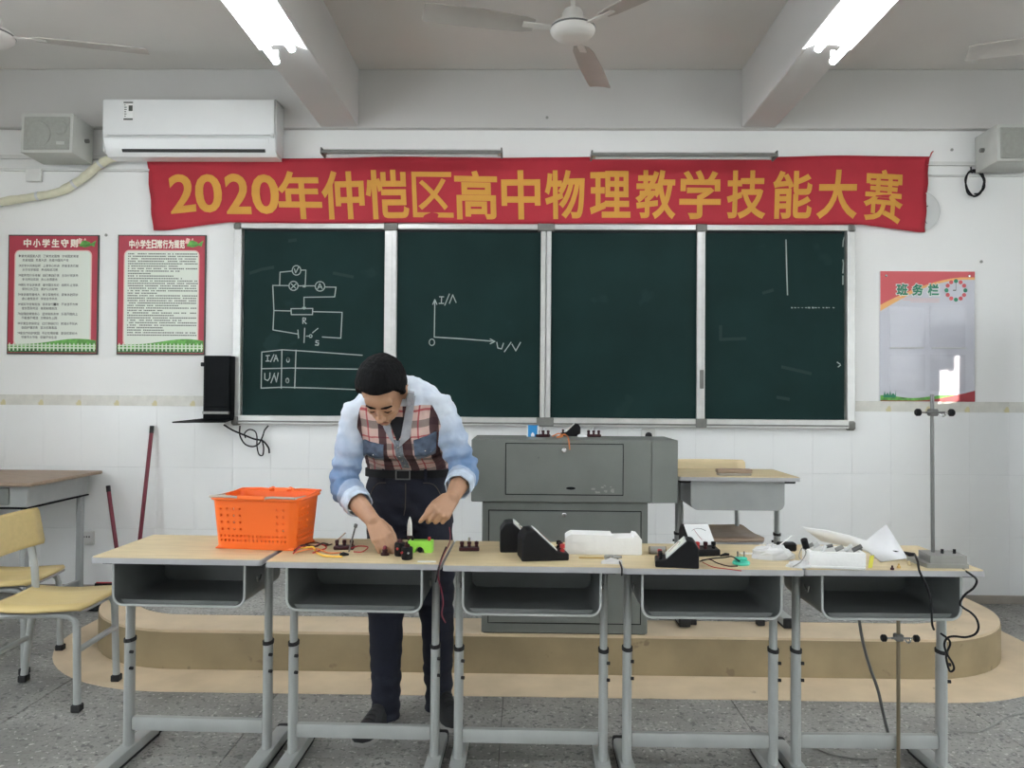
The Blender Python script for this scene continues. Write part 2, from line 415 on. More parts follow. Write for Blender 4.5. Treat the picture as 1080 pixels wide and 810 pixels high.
# floor: terrazzo panels on a slab
fl = struct('floor', MB().box((XL-.2, YB-.2, -.12), (XR+.2, WALL_Y+.2, -.006)), 'joint', smooth=False)
px_ = [XL+i*.985 for i in range(9)]; px_ = [x+.86-.985*.0 for x in px_]; px_ = [XL]+[x for x in px_ if XL+.05 < x < XR-.05]+[XR]
py_ = [WALL_Y]
while py_[-1] > YB+.05: py_.append(max(YB, py_[-1]-1.1))
cache = {}
for i in range(len(px_)-1):
    for j in range(len(py_)-1):
        w = px_[i+1]-px_[i]-.003; d = py_[j]-py_[j+1]-.003; key = (round(w, 4), round(d, 4))
        if key not in cache:
            cache[key] = MB().box((-w/2, -d/2, -.006), (w/2, d/2, 0), .0012).mesh('floor_panel'); cache[key].materials.append(M['terrazzo'])
        obj('floor_panel', cache[key], None, fl, loc=((px_[i]+px_[i+1])/2, (py_[j]+py_[j+1])/2, 0))

def plat_outline(off, yfront=PLAT_Y):
    """stage plan with rounded front corners, grown by off"""
    x0, x1, yf, r = -2.27-off*.66, 2.49+off*.75, yfront-off, .62+off*.9
    P = [(x0, WALL_Y-.012)]
    P += [(x0+r-r*cos(a), yf+r-r*sin(a)) for a in [pi/2*k/14 for k in range(15)]]
    P += [(x1-r+r*sin(a), yf+r-r*cos(a)) for a in [pi/2*k/14 for k in range(15)]]
    P += [(x1, WALL_Y-.012)]
    return P
struct('painted_band', MB().prism(plat_outline(.27), .0, .0025, XYZ), 'tan', fl, smooth=False)
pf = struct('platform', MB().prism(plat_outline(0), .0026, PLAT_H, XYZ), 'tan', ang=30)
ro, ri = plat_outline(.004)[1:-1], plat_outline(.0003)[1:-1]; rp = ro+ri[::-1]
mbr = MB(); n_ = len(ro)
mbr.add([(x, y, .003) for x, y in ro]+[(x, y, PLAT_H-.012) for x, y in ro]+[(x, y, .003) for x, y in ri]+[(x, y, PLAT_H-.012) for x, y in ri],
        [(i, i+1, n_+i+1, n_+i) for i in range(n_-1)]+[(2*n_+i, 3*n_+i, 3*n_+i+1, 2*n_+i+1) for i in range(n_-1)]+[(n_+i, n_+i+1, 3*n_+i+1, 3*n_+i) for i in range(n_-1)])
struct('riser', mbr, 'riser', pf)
struct('terrazzo_top', MB().prism(plat_outline(-.25), PLAT_H, PLAT_H+.0025, XYZ), 'terrazzo', pf, smooth=False)

# front wall: plaster above, glazed tiles below a border course
wf = struct('wall_front', MB().box((XL-.2, WALL_Y, -.1), (XR+.2, WALL_Y+.2, CEIL+.1)), 'plaster', smooth=False)
BZ1 = W(560, 420, WALL_Y).z+.0; BZ1 = (W(100, 416, WALL_Y).z+W(1050, 424.5, WALL_Y).z)/2; BZ0 = BZ1-.068
tw = .25; tile_me = {}
rows = [(BZ0, BZ1, 'listello'), (BZ0-.40, BZ0, 'tile'), (BZ0-.80, BZ0-.40, 'tile'), (.0, BZ0-.80, 'tile')]
for z0, z1, k in rows:
    x = XL; nx = 0
    while x < XR-.01:
        w = min(tw, XR-x)
        key = (k, round(z1-z0, 4), round(w, 4))
        if key not in tile_me:
            t = .011 if k == 'listello' else .008
            tile_me[key] = MB().box((-w/2+.0003, -t, .0004), (w/2-.0003, 0, z1-z0-.0004), .0005).mesh('border_tile' if k == 'listello' else 'wall_tile')
            tile_me[key].materials.append(M[k])
        obj('border_tile' if k == 'listello' else 'wall_tile', tile_me[key], None, wf, loc=(x+w/2, WALL_Y, z0))
        x += tw
struct('baseboard_right', MB().box((2.50, WALL_Y-.02, .001), (XR, WALL_Y-.008, .055), .003), 'skirt')
struct('baseboard_left', MB().box((XL, WALL_Y-.02, .001), (-2.28, WALL_Y-.008, .055), .003), 'skirt')

# ceiling, cross beam on the front wall, two long beams
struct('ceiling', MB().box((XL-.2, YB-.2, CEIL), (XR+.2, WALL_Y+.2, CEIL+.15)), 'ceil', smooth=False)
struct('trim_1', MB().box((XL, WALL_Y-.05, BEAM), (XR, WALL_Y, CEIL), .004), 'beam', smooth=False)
bx = lambda p: W(p, 135, WALL_Y-.05).x
LB = (bx(338), bx(378)); RB = (bx(782), bx(818))
for n, (a, b) in (('trim_2', LB), ('trim_3', RB)):
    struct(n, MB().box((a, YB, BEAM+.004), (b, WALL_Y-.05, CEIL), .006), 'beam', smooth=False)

# side and rear walls with windows
def wall_with_openings(name, x0, x1, opens, m='plaster'):
    """wall along Y between x0 and x1 with rectangular openings (y0,y1,z0,z1)"""
    mb = MB(); ys = sorted(opens); y = YB-.2
    for (a, b, c, d) in ys:
        mb.box((x0, y, -.1), (x1, a, CEIL+.1)); mb.box((x0, a, -.1), (x1, b, c)); mb.box((x0, a, d), (x1, b, CEIL+.1)); y = b
    mb.box((x0, y, -.1), (x1, WALL_Y, CEIL+.1))
    return struct(name, mb, m, smooth=False)
WL = [(-3.9, -1.9, .95, 2.85), (-1.1, .9, .95, 2.85), (1.5, 2.95, .95, 2.85)]
WR = [(-3.9, -2.3, .95, 2.55), (-.75, 3.05, .90, 2.95), (3.25, 4.45, 1.0, 2.80)]
wall_with_openings('wall_left', XL-.24, XL, WL)
wall_with_openings('wall_right', XR, XR+.24, WR)
struct('wall_back', MB().box((XL-.24, YB-.24, -.1), (XR+.24, YB, CEIL+.1)), 'plaster', smooth=False)
n_w = 0
for side, X, lst in (('l', XL-.12, WL), ('r', XR+.12, WR)):
    for (a, b, c, d) in lst:
        n_w += 1
        mb = MB(); f = .045
        mb.box((X-.03, a, c), (X+.03, b, c+f)); mb.box((X-.03, a, d-f), (X+.03, b, d)); mb.box((X-.03, a, c+f), (X+.03, a+f, d-f)); mb.box((X-.03, b-f, c+f), (X+.03, b, d-f))
        w = struct('window_%d' % n_w, mb, 'alu', smooth=False)
        k = 3 if b-a > 1.5 else 2
        for i in range(1, k):
            y = a+(b-a)*i/k; obj('mullion', MB().box((X-.025, y-.02, c+f), (X+.025, y+.02, d-f)), 'alu', w, smooth=False)
        for i in range(k):
            y0 = a+(b-a)*i/k+.03; y1 = a+(b-a)*(i+1)/k-.03
            obj('pane', MB().box((X-.003, y0, c+f), (X+.003, y1, d-f)), 'glass', w, smooth=False)
# unseen cloth added over the side window; its gap shapes the sun patch
cx = XR-.03; tt = (PATCH.x-cx)/SUN_TO.x; HOLE = PATCH-SUN_TO*tt
mb = MB(); a, b, c, d = WR[2]; n = 96; top = []; bot = []
y0c, y1c = a-.12, b+.12
def gap_top(y):                                        # lowered top edge that lets the sun patch through
    q = y-HOLE.y; z = 2.95
    if -.075 < q < -.02: z = HOLE.z-.085
    elif -.02 <= q < .045: z = HOLE.z-.10
    return z
P = []
for i in range(n*4+1):
    y = y0c+(y1c-y0c)*i/(n*4); xw = cx+.018*sin(i*.36); P.append((xw, y, .85)); P.append((xw, y, gap_top(y)))
mb.add(P, [(2*i, 2*i+2, 2*i+3, 2*i+1) for i in range(n*4)])
# upper rim of the gap
q0, q1 = HOLE.y-.075, HOLE.y+.045
mb.box((cx-.004, q0-.01, HOLE.z+.12), (cx+.004, HOLE.y-.015, 2.95)); mb.box((cx-.004, HOLE.y+.005, HOLE.z+.19), (cx+.004, q1+.01, 2.95)); mb.box((cx-.004, HOLE.y-.02, HOLE.z+.10), (cx+.004, HOLE.y+.006, 2.95)); mb.box((cx-.004, q1, HOLE.z+.17), (cx+.004, q1+.01, 2.95))
single('sun_gap_curtain', mb, 'sun_gap_curtain', 'unseen grey cloth added over the side window to shape the sun patch', 'sun_gap_curtain')

# unseen wall added outside to keep the low sun off the nearer windows
t = thing('sun_block_wall', 'unseen white wall added outside the right windows to block low sun', 'wall', (8.2, -9.5, -.31))
obj('wall', MB().box((-.2, -11, 0), (.2, 9.86, 4.5)), 'plaster', t, smooth=False)
obj('coping', MB().box((-.26, -11.06, 4.5), (.26, 9.90, 4.62)), 'beam', t, smooth=False)
single('yard', MB().box((XR+.3, -40, -.5), (60, 40, -.31)), 'skirt', 'grey paved yard outside the right windows', 'ground')['kind'] = 'structure'
# unseen steel cabinet added to shade the lower right of the front wall
t = thing('shade_locker', 'unseen steel cabinet added to shade the wall right of the notice board', 'shade_locker', (3.20, 4.19, 0))
obj('body', MB().box((-.20, -.18, .03), (.20, .19, 1.85), .004), 'steel2', t)
obj('plinth', MB().box((-.19, -.17, 0), (.19, .18, .03)), 'blackm', t, smooth=False)
for z0, z1 in ((.06, .93), (.95, 1.82)):
    d_ = obj('door', MB().box((-.185, -.192, z0), (.185, -.1802, z1), .003), 'steel2', t); obj('handle', MB().box((.13, -.204, (z0+z1)/2-.05), (.15, -.1922, (z0+z1)/2+.05), .003), 'chrome', d_)
    for k in range(4): obj('vent_slot', MB().box((-.08, -.1935, z1-.10-.025*k), (.08, -.1921, z1-.092-.025*k)), 'dark', d_, smooth=False)

# ------------------------------------------------------------------ ceiling fans and lamps
def make_fan(label, hub, ang0):
    t = thing('ceiling_fan', label, 'fan', hub, 0, 'ceiling fans')
    drop = CEIL-hub[2]
    obj('motor_housing', MB().lathe([(.001, -.034), (.045, -.034), (.085, -.026), (.104, -.008), (.108, .004), (.108, .010), (.100, .026), (.075, .034), (.052, .040), (.05, .085), (.042, .10), (.022, .106), (.001, .106)], 32), 'fan', t)
    obj('trim_ring', MB().lathe([(.1085, .004), (.1105, .006), (.1105, .011), (.1085, .013)], 32), 'rod', t)
    obj('down_rod', MB().cyl((0, 0, .10), (0, 0, drop-.06), .011), 'fan', t)
    obj('canopy', MB().lathe([(.012, drop-.085), (.05, drop-.03), (.055, drop), (.001, drop)], 24), 'fan', t)
    for k in range(3):
        a = ang0+k*2*pi/3; T = Matrix.Rotation(a, 4, 'Z') @ Matrix.Rotation(radians(11), 4, 'X')
        mb = MB(); prof = [(.19, .040), (.24, .055), (.45, .066), (.68, .064), (.71, .058)]
        vs_ = []
        for r, w in prof:
            for yy in (-1, -.33, .33, 1): vs_.append(T @ Vector((r, w*yy, .006*(1-yy*yy)+.010)))
        n = len(prof); F = [(i*4+j, (i+1)*4+j, (i+1)*4+j+1, i*4+j+1) for i in range(n-1) for j in range(3)]
        base = len(vs_); vs_ += [p-Vector((0, 0, .004)) for p in vs_]
        F += [tuple(base+q for q in f[::-1]) for f in F]
        rim = [i*4 for i in range(n)]+[(n-1)*4+j for j in (1, 2, 3)]+[i*4+3 for i in range(n-2, -1, -1)]+[2, 1]
        F += [(rim[i], rim[(i+1) % len(rim)], base+rim[(i+1) % len(rim)], base+rim[i]) for i in range(len(rim))]
        mb.add(vs_, F)
        b_ = obj('blade', mb, 'blade', t)
        mb = MB(); mb.box((.085, -.018, .004), (.245, .018, .010), .001, T=T)
        obj('blade_iron', mb, 'fan', b_)
    return t
hub = W(604, 33, 3.62)
make_fan('white ceiling fan hanging above the red banner in the middle bay', hub, radians(194))
make_fan('ceiling fan at the left picture edge, left of the air conditioner', (hub.x-2.85, hub.y+.05, hub.z), radians(15))
make_fan('ceiling fan whose blade tip shows at the right edge above the speaker', (hub.x+2.68, hub.y+.02, hub.z), radians(161))

def make_lamp(label, x, y0, y1, sgn, group):
    """twin strip lamp under a beam; sgn = outer side"""
    t = thing('fluorescent_lamp', label, 'lamp', (x, (y0+y1)/2, BEAM-.115), 0, group)
    h = (y1-y0)/2
    prof = [(-.040, .115), (.040, .115), (.050, .080), (.118, .048), (.116, .043), (.046, .070), (-.046, .070), (-.116, .043), (-.118, .048), (-.050, .080)]
    obj('housing', MB().prism(prof, -h, h-.09, lambda u, v, k: Vector((u*1-.0*sgn, k, v))), 'lamp', t, ang=20)
    obj('bracket', MB().box((-.015, -h*.6, .110), (.015, -h*.6+.04, .122)), 'lamp', t, smooth=False)
    for u, dz, e in ((-.045*sgn, .040, -.09), (.060*sgn, .020, .0)):
        tb = obj('tube', MB().cyl((u, -h+.02, dz), (u, h-.02+e, dz), .0165, 14), 'tube', t)
        for yy in (-h+.01, h-.02+e):
            obj('tube_cap', MB().cyl((u, yy, dz), (u, yy+.014, dz), .0175, 14), 'alu', tb)
            obj('lamp_holder', MB().box((u-.012, yy-.006, dz), (u+.012, yy+.010, .075), .003), 'lamp', t)
    return t
yl = 3.72
make_lamp('lit twin tube lamp under the beam left of the fan', LB[0]+.165, yl-1.22, yl, -1, 'lit strip lamps under the beams')
make_lamp('lit twin tube lamp under the beam right of the fan', RB[1]-.175, yl-1.22, yl, 1, 'lit strip lamps under the beams')
for yy, wh in ((.4, 'just behind the camera'), (-2.6, 'at the back of the room')):
    make_lamp('lit twin tube lamp under the left beam, '+wh, LB[0]+.165, yy-1.22, yy, -1, 'lit strip lamps behind the camera')
    make_lamp('lit twin tube lamp under the right beam, '+wh, RB[1]-.175, yy-1.22, yy, 1, 'lit strip lamps behind the camera')

# ------------------------------------------------------------------ blackboard
BY = 4.90                                           # front of the frame
p00 = W(243.6, 447.5, BY); p11 = W(901.8, 236.6, BY)
bx0, bx1 = -1.895, 2.106; bz0, bz1 = HC-.199, HC+1.101
bb = thing('blackboard', 'green four-panel sliding blackboard with aluminium frame and chalk drawings', 'blackboard', ((bx0+bx1)/2, BY, bz0))
o_ = Vector(((bx0+bx1)/2, BY, bz0))
def bbx(x0, x1, y0, y1, z0, z1, bev=.003): return MB().box(Vector((x0, y0, z0))-o_, Vector((x1, y1, z1))-o_, bev)
YW = WALL_Y
obj('frame_rail', bbx(bx0+.045, bx1-.045, BY, YW, bz1-.035, bz1), 'alu', bb)
obj('frame_rail', bbx(bx0+.045, bx1-.045, BY-.012, YW, bz0, bz0+.055), 'alu', bb)
rail = obj('frame_rail', bbx(bx0+.05, bx1-.05, BY-.018, BY-.012, bz0+.012, bz0+.022, .002), 'aludark', bb)
for a, b in ((bx0, bx0+.05), (bx1-.05, bx1)):
    s_ = obj('frame_stile', bbx(a, b, BY, YW, bz0+.04, bz1-.03), 'alu', bb)
for (a, b, c, d) in ((bx0-.002, bx0+.05, bz1-.045, bz1+.004), (bx1-.05, bx1+.002, bz1-.045, bz1+.004), (bx0-.002, bx0+.05, bz0-.012, bz0+.05), (bx1-.05, bx1+.002, bz0-.012, bz0+.05)):
    obj('corner_cap', bbx(a, b, BY-.010, YW-.002, c, d, .012), 'aludark', bb)
wx = lambda p: W(p, 340, BY).x
mids = [wx(411.5), wx(575.5), wx(739.5)]
edges = [bx0+.05]+mids+[bx1-.05]
for i, mx in enumerate(mids):
    hw = (.040, .034, .026)[i]
    if i == 1:
        obj('mullion', bbx(mx-hw, mx-.002, BY-.006, YW-.01, bz0+.05, bz1-.034), 'alu', bb)
        obj('mullion', bbx(mx+.002, mx+hw, BY-.006, YW-.01, bz0+.05, bz1-.034), 'alu', bb)
    else:
        obj('mullion', bbx(mx-hw, mx+hw, BY-.001, YW-.01, bz0+.05, bz1-.034), 'alu', bb)
        obj('mullion', bbx(mx+hw*.2, mx+hw*.9, BY-.006, BY-.001, bz0+.052, bz1-.036), 'alu', bb)
    hc_ = (.045, .055, .035)[i]
    obj('joint_cap', bbx(mx-hc_, mx+hc_, BY-.012, YW-.01, bz1-.046, bz1+.003, .004), 'aludark', bb)
    obj('joint_cap', bbx(mx-hc_, mx+hc_, BY-.020, YW-.01, bz0+.0, bz0+.056, .004), 'aludark', bb)
lk = W(740, 400, BY); obj('lock_plate', bbx(lk.x-.012, lk.x+.012, BY-.012, BY, lk.z-.06, lk.z+.06), 'aludark', bb)
PY = BY+.022
panels = []
for i in range(4):
    a, b = edges[i]+.01, edges[i+1]-.01
    p_ = obj('panel', bbx(a, b, PY, PY+.02, bz0+.052, bz1-.03, .002), 'board', bb); panels.append(p_)
    for z in (bz1-.038,):
        obj('panel_seal', bbx(a+.02, b-.02, PY-.008, PY-.0005, z-.012, z, .001), 'black', p_)
# chalk strokes: thin ribbons lying on the panels
CH = [MB() for _ in range(4)]
def stroke(i, pts, w=.0065, m=None):
    mb = m or CH[i]; Q = [W(x, y, PY-.0006) for x, y in pts]
    for a, b in zip(Q[:-1], Q[1:]):
        d = (b-a); d.y = 0
        if d.length < 1e-5: continue
        d.normalize(); n = Vector((-d.z, 0, d.x))*w/2; e = d*w*.3
        mb.add([p-o_ for p in (a-e-n, b+e-n, b+e+n, a-e+n)]+[p-o_+Vector((0, .0005, 0)) for p in (a-e-n, b+e-n, b+e+n, a-e+n)], [(0, 1, 2, 3), (4, 7, 6, 5), (0, 4, 5, 1), (1, 5, 6, 2), (2, 6, 7, 3), (3, 7, 4, 0)])
def c5(pts): return [(240+x/4.154, 230+y/4.154) for x, y in pts]
def arc(cx, cy, r, ry=None, n=14): return [(cx+r*cos(2*pi*k/n), cy+(ry or r)*sin(2*pi*k/n)) for k in range(n+1)]
for pts in ([(228, 295), (230, 237), (283, 232)], arc(302, 229, 19, 21), [(293, 222), (298, 240), (312, 214)], [(322, 228), (343, 228), (340, 298)],
            [(198, 295), (268, 296)], arc(289, 297, 20), [(279, 288), (298, 307)], [(300, 288), (279, 308)], [(308, 297), (385, 297)], arc(405, 299, 21),
            [(394, 311), (404, 287), (415, 310)], [(398, 303), (412, 302)], [(428, 302), (475, 303), (469, 345), (335, 347), (335, 396)],
            [(198, 295), (203, 405), (199, 490), (308, 508)], [(308, 490), (311, 526)], [(338, 482), (335, 546)], [(345, 517), (358, 517)], arc(364, 517, 6),
            [(372, 503), (396, 483)], [(415, 521), (496, 526), (502, 413), (373, 410)], [(278, 397), (373, 396), (372, 423), (279, 423), (278, 397)], [(203, 405), (278, 407)],
            [(330, 462), (330, 437), (342, 439), (341, 447), (331, 449), (345, 463)], [(399, 538), (388, 537), (387, 545), (399, 548), (397, 557), (384, 556)],
            [(150, 587), (240, 577), (340, 583), (590, 601)], [(150, 587), (147, 746)], [(147, 660), (280, 657), (575, 662)], [(147, 745), (240, 741), (400, 745), (575, 752)],
            [(238, 578), (235, 746)], [(300, 578), (294, 745)],
            [(168, 603), (184, 602)], [(176, 603), (175, 626)], [(168, 627), (183, 626)], [(188, 630), (203, 598)], [(203, 628), (212, 600), (221, 627)], [(206, 617), (219, 616)],
            arc(265, 621, 6, 10), arc(262, 712, 6, 10), [(163, 680), (163, 706), (176, 712), (185, 700), (186, 678)], [(190, 722), (206, 680)], [(206, 690), (214, 718), (222, 678)]):
    stroke(0, c5(pts))
stroke(0, c5([(331, 296), (340, 296), (340, 301), (331, 301)]), .008); stroke(0, c5([(329, 392), (341, 392), (335, 398), (329, 392)]), .008)
for pts in ([(458.6, 318), (458, 355.5), (490, 357.5), (521, 360)], [(456.5, 321), (458.6, 316), (460.8, 321)], [(517, 357.5), (522, 360.2), (517, 362.5)],
            [(463.5, 313), (468, 313)], [(465.8, 313), (465.4, 320)], [(463, 320), (468, 320)], [(469, 322), (474, 310)], [(474, 320), (477.5, 311), (481, 319)],
            arc(455.5, 361, 2.8, 3.4), [(524, 361), (525, 367), (529, 368), (531, 362)], [(532, 371), (539, 361)], [(540, 363), (544, 370), (549, 361)]):
    stroke(1, pts)
stroke(3, [(829, 253), (829.6, 280), (830.6, 311)], .008)
for k in range(13):
    x = 835+k*3.6+R.uniform(-.8, .8); stroke(3, [(x, 324.4), (x+R.uniform(.8, 2.0), 324.6)], R.uniform(.004, .009))
for pts in ([(890.6, 250), (889.4, 254), (889, 260)], [(889, 274), (889.6, 278), (889, 288)], [(889, 291), (889, 300)], [(883, 382), (886, 384)], [(884, 387), (886.5, 385)]): stroke(3, pts, .007)
for i, c_ in enumerate(CH):
    if c_.v: obj('chalk_drawing', c_, 'chalk', panels[i], smooth=False)['kind'] = 'stuff'
sm = MB()
for pts in ([(805, 309), (815, 306)], [(760, 358), (786, 357)], [(760, 344), (760, 358)], [(825, 387), (855, 394)], [(820, 419), (832, 421)]): stroke(3, pts, .02, sm)
obj('chalk_smudge', sm, 'chalkfaint', panels[3], smooth=False)['kind'] = 'stuff'
sm = MB()
for pts in ([(264, 288), (276, 284), (288, 282)], [(305, 254), (312, 253)], [(352, 288), (372, 292)]): stroke(0, pts, .02, sm)
obj('chalk_smudge', sm, 'chalkfaint', panels[0], smooth=False)['kind'] = 'stuff'

# ------------------------------------------------------------------ banner
NY = WALL_Y-.022
A, B_, C_, D_ = W(155, 167, NY), W(980, 165, NY), W(162, 243, NY), W(975, 245, NY)
def ban(u, v, h=0.):               # u 0..1 across, v 0..1 up
    lo = C_.lerp(D_, u)
    k = max(0, min(1, (lo.x-bx0+.45)/.40))*max(0, min(1, (bx1+.42-lo.x)/.37)); lo.z += (max(lo.z, bz1+.008)-lo.z)*k   # the hem rides on the board frame
    p = lo.lerp(A.lerp(B_, u), v)
    wob = .006*sin(u*31+v*2)+.004*sin(u*67-v*4)+.010*(1-v)*sin(u*9)*(.3)
    edge = .014*math.exp(-u*30)*sin(v*16+1)+.014*math.exp(-(1-u)*30)*sin(v*17)
    return Vector((p.x, p.y-.006+wob*.5+edge*.5-h, p.z+.004*sin(u*23)*(1 if v > .5 else .6)))
ob = Vector(((C_.x+D_.x)/2, NY, C_.z)); nu, nv = 140, 14
mb = MB(); P = [ban(i/nu, j/nv)-ob for j in range(nv+1) for i in range(nu+1)]
F = [(j*(nu+1)+i, j*(nu+1)+i+1, (j+1)*(nu+1)+i+1, (j+1)*(nu+1)+i) for j in range(nv) for i in range(nu)]
mb.add(P, F)
bn = thing('banner', 'long red cloth banner with yellow Chinese lettering above the blackboard', 'banner', ob)
me = mb.mesh('cloth'); me.polygons.foreach_set('use_smooth', [True]*len(me.polygons))
cl = obj('cloth', me, 'red', bn); md = cl.modifiers.new('Solidify', 'SOLIDIFY'); md.thickness = .0012; md.offset = 1
def ban_uv(px, py):
    q = W(px, py, NY); u = (q.x-C_.x)/(D_.x-C_.x)
    for _ in range(3):
        lo = ban(u, 0); hi = A.lerp(B_, u); v = (q.z-lo.z)/(hi.z-lo.z)
        a = C_.lerp(A, v); b = D_.lerp(B_, v); u = (q.x-a.x)/(b.x-a.x)
    return u, v
spans = [('2', 181, 204, 184, 226), ('0', 208, 233, 184, 226), ('2', 240, 262.5, 184, 226), ('0', 267.5, 293, 184, 226), ('年', 295, 337.5, 180, 231), ('仲', 341, 383, 180, 231.5),
         ('恺', 387.5, 430, 180, 231.5), ('区', 436, 477, 182, 229.5), ('高', 480.5, 524, 180, 231.5), ('中', 529.5, 569.5, 179.5, 231.5), ('物', 575, 616.5, 179.5, 231.5), ('理', 622, 665, 181, 230),
         ('教', 670, 713, 180, 231), ('学', 716, 760.5, 179.5, 231), ('技', 765.5, 808.5, 179.5, 231), ('能', 814, 857.5, 180, 231), ('大', 860.5, 905.5, 180, 231), ('赛', 909, 953.5, 180, 232)]
for ch, a, b, c, d in spans:
    mb = MB(); u0, v0 = ban_uv(a, d); u1, v1 = ban_uv(b, c)
    glyph_box(mb, ch, lambda u, v, h: ban(u, v, h+.0006)-ob, u0, v0, u1, v1, .0016, {'区': .010, '赛': .017}.get(ch, .024), 4)
    obj('letter', mb, 'gold', bn, smooth=False)
for a in (A, B_):
    q = a-ob; obj('cord_tie', MB().tube(spline([q+Vector((0, -.006, -.01)), q+Vector((.01 if a is B_ else -.01, -.01, .02)), q+Vector((.03 if a is B_ else -.03, .01, .035))], 4), .004, 6), 'redw', bn)

# ------------------------------------------------------------------ unlit lamps over the board
for lab, x0, x1, yy in (('unlit grey board lamp strip above the banner, left of the fan', 340, 530, 158), ('unlit grey board lamp strip above the banner, right of the fan', 623, 818, 161)):
    a = W(x0, yy, 4.70); b = W(x1, yy+.8, 4.70); t = thing('board_lamp', lab, 'lamp', ((a.x+b.x)/2, 4.70, a.z-.04), 0, 'board lamps'); h = (b.x-a.x)/2
    prof = [(-.05, .02), (-.012, .040), (.03, .040), (.045, .026), (.045, .012), (.035, .020), (-.04, .012)]
    obj('reflector', MB().prism(prof, -h, h, lambda u, v, k: Vector((k, u, v))), 'alu', t, ang=20)
    obj('lip', MB().box((-h, -.053, .004), (h, -.047, .022), .002), 'aludark', t)
    obj('tube', MB().cyl((-h+.03, .0, .008), (h-.03, .0, .008), .008, 10), 'lamp', t)
    for k in (-h, h-.01): obj('end_cap', MB().box((k, -.05, .0), (k+.01, .046, .041), .002), 'aludark', t)
    for k in (-h*.6, h*.6): obj('wall_arm', MB().tube([(k, .03, .035), (k, .10, .05), (k, WALL_Y-4.70-.002, .10)], .009, 8), 'aludark', t)

# ------------------------------------------------------------------ air conditioner and its pipe
ay = WALL_Y-.20
a = W(110, 104, ay); b = W(290, 108, ay); zt = a.z; zb = W(200, 163, ay).z
t = thing('air_conditioner', 'white wall-mounted split air conditioner left of the banner', 'air conditioner', ((a.x+b.x)/2, ay, zb)); h = (b.x-a.x)/2; H = zt-zb
prof = [(0, H*.30), (0, H*.97), (.012, H), (.148, H), (.148, 0), (.05, 0), (.02, H*.10)]
obj('body', MB().prism(prof, -h, h, lambda u, v, k: Vector((k, u, v))), 'acw', t, ang=30)
obj('front_panel', MB().box((-h, -.014, H*.34), (h, -.001, H*.97), .006, 2), 'acw', t)
obj('side_trim', MB().box((h+.0005, .004, H*.06), (h+.012, .147, H*.98), .006, 2), 'acg', t)
obj('side_trim', MB().box((-h-.012, .004, H*.06), (-h-.0005, .147, H*.98), .006, 2), 'acg', t)
obj('seam', MB().box((-h, -.008, H*.30), (h, .0, H*.335), .001), 'acg', t)
obj('louvre', MB().prism([(-.004, H*.28), (.004, H*.29), (.026, H*.13), (.019, H*.115)], -h*.93, h*.93, lambda u, v, k: Vector((k, u, v))), 'acw', t)
obj('outlet_slot', MB().prism([(.014, H*.10), (.018, H*.115), (.028, H*.075), (.024, H*.06)], -h*.80, h*.88, lambda u, v, k: Vector((k, u, v))), 'dark', t)
st = obj('rating_label', MB().box((-h+.13, -.0165, H*.60), (-h+.195, -.0142, H*.93), 0), 'paper', t, smooth=False)
mb = MB(); R2 = random.Random(3)
mb.box((-h+.133, -.0172, H*.90), (-h+.192, -.0166, H*.925)); mb.box((-h+.133, -.0172, H*.60), (-h+.192, -.0166, H*.63))
for k in range(6):
    mb.box((-h+.138, -.0172, H*(.66+.04*k)), (-h+.138+R2.uniform(.006, .02), -.0166, H*(.675+.04*k)))
mb.box((-h+.165, -.0172, H*.76), (-h+.190, -.0166, H*.86)); obj('label_print', mb, 'ink', st, smooth=False)
for k in (-h+.008, h-.02): obj('hinge_cap', MB().ball((k+.006, -.012, H*.345), (.012, .008, .012)), 'acw', t)
pts = [W(123, 164.5, WALL_Y-.07), W(106, 173, WALL_Y-.05), W(86, 189, WALL_Y-.04), W(60, 203, WALL_Y-.04), W(30, 208.5, WALL_Y-.04), W(0, 213.5, WALL_Y-.04), W(-40, 222, WALL_Y-.04), W(-100, 236, WALL_Y-.04)]
t = thing('pipe_hose', 'cream lagged air conditioner pipe running down to the left wall edge', 'pipe', pts[3])
sp_ = spline(pts, 6); obj('lagging', MB().tube([p-pts[3]+Vector((0, 0, R.uniform(-.002, .002))) for p in sp_], [.026+R.uniform(-.002, .003) for _ in sp_], 12), 'lag', t)
for k in (6, 14, 22, 30): obj('pipe_clip', MB().tube([sp_[k]-pts[3]+(sp_[k+1]-sp_[k]).normalized()*d for d in (-.008, .008)], .0295, 12), 'acg', t)

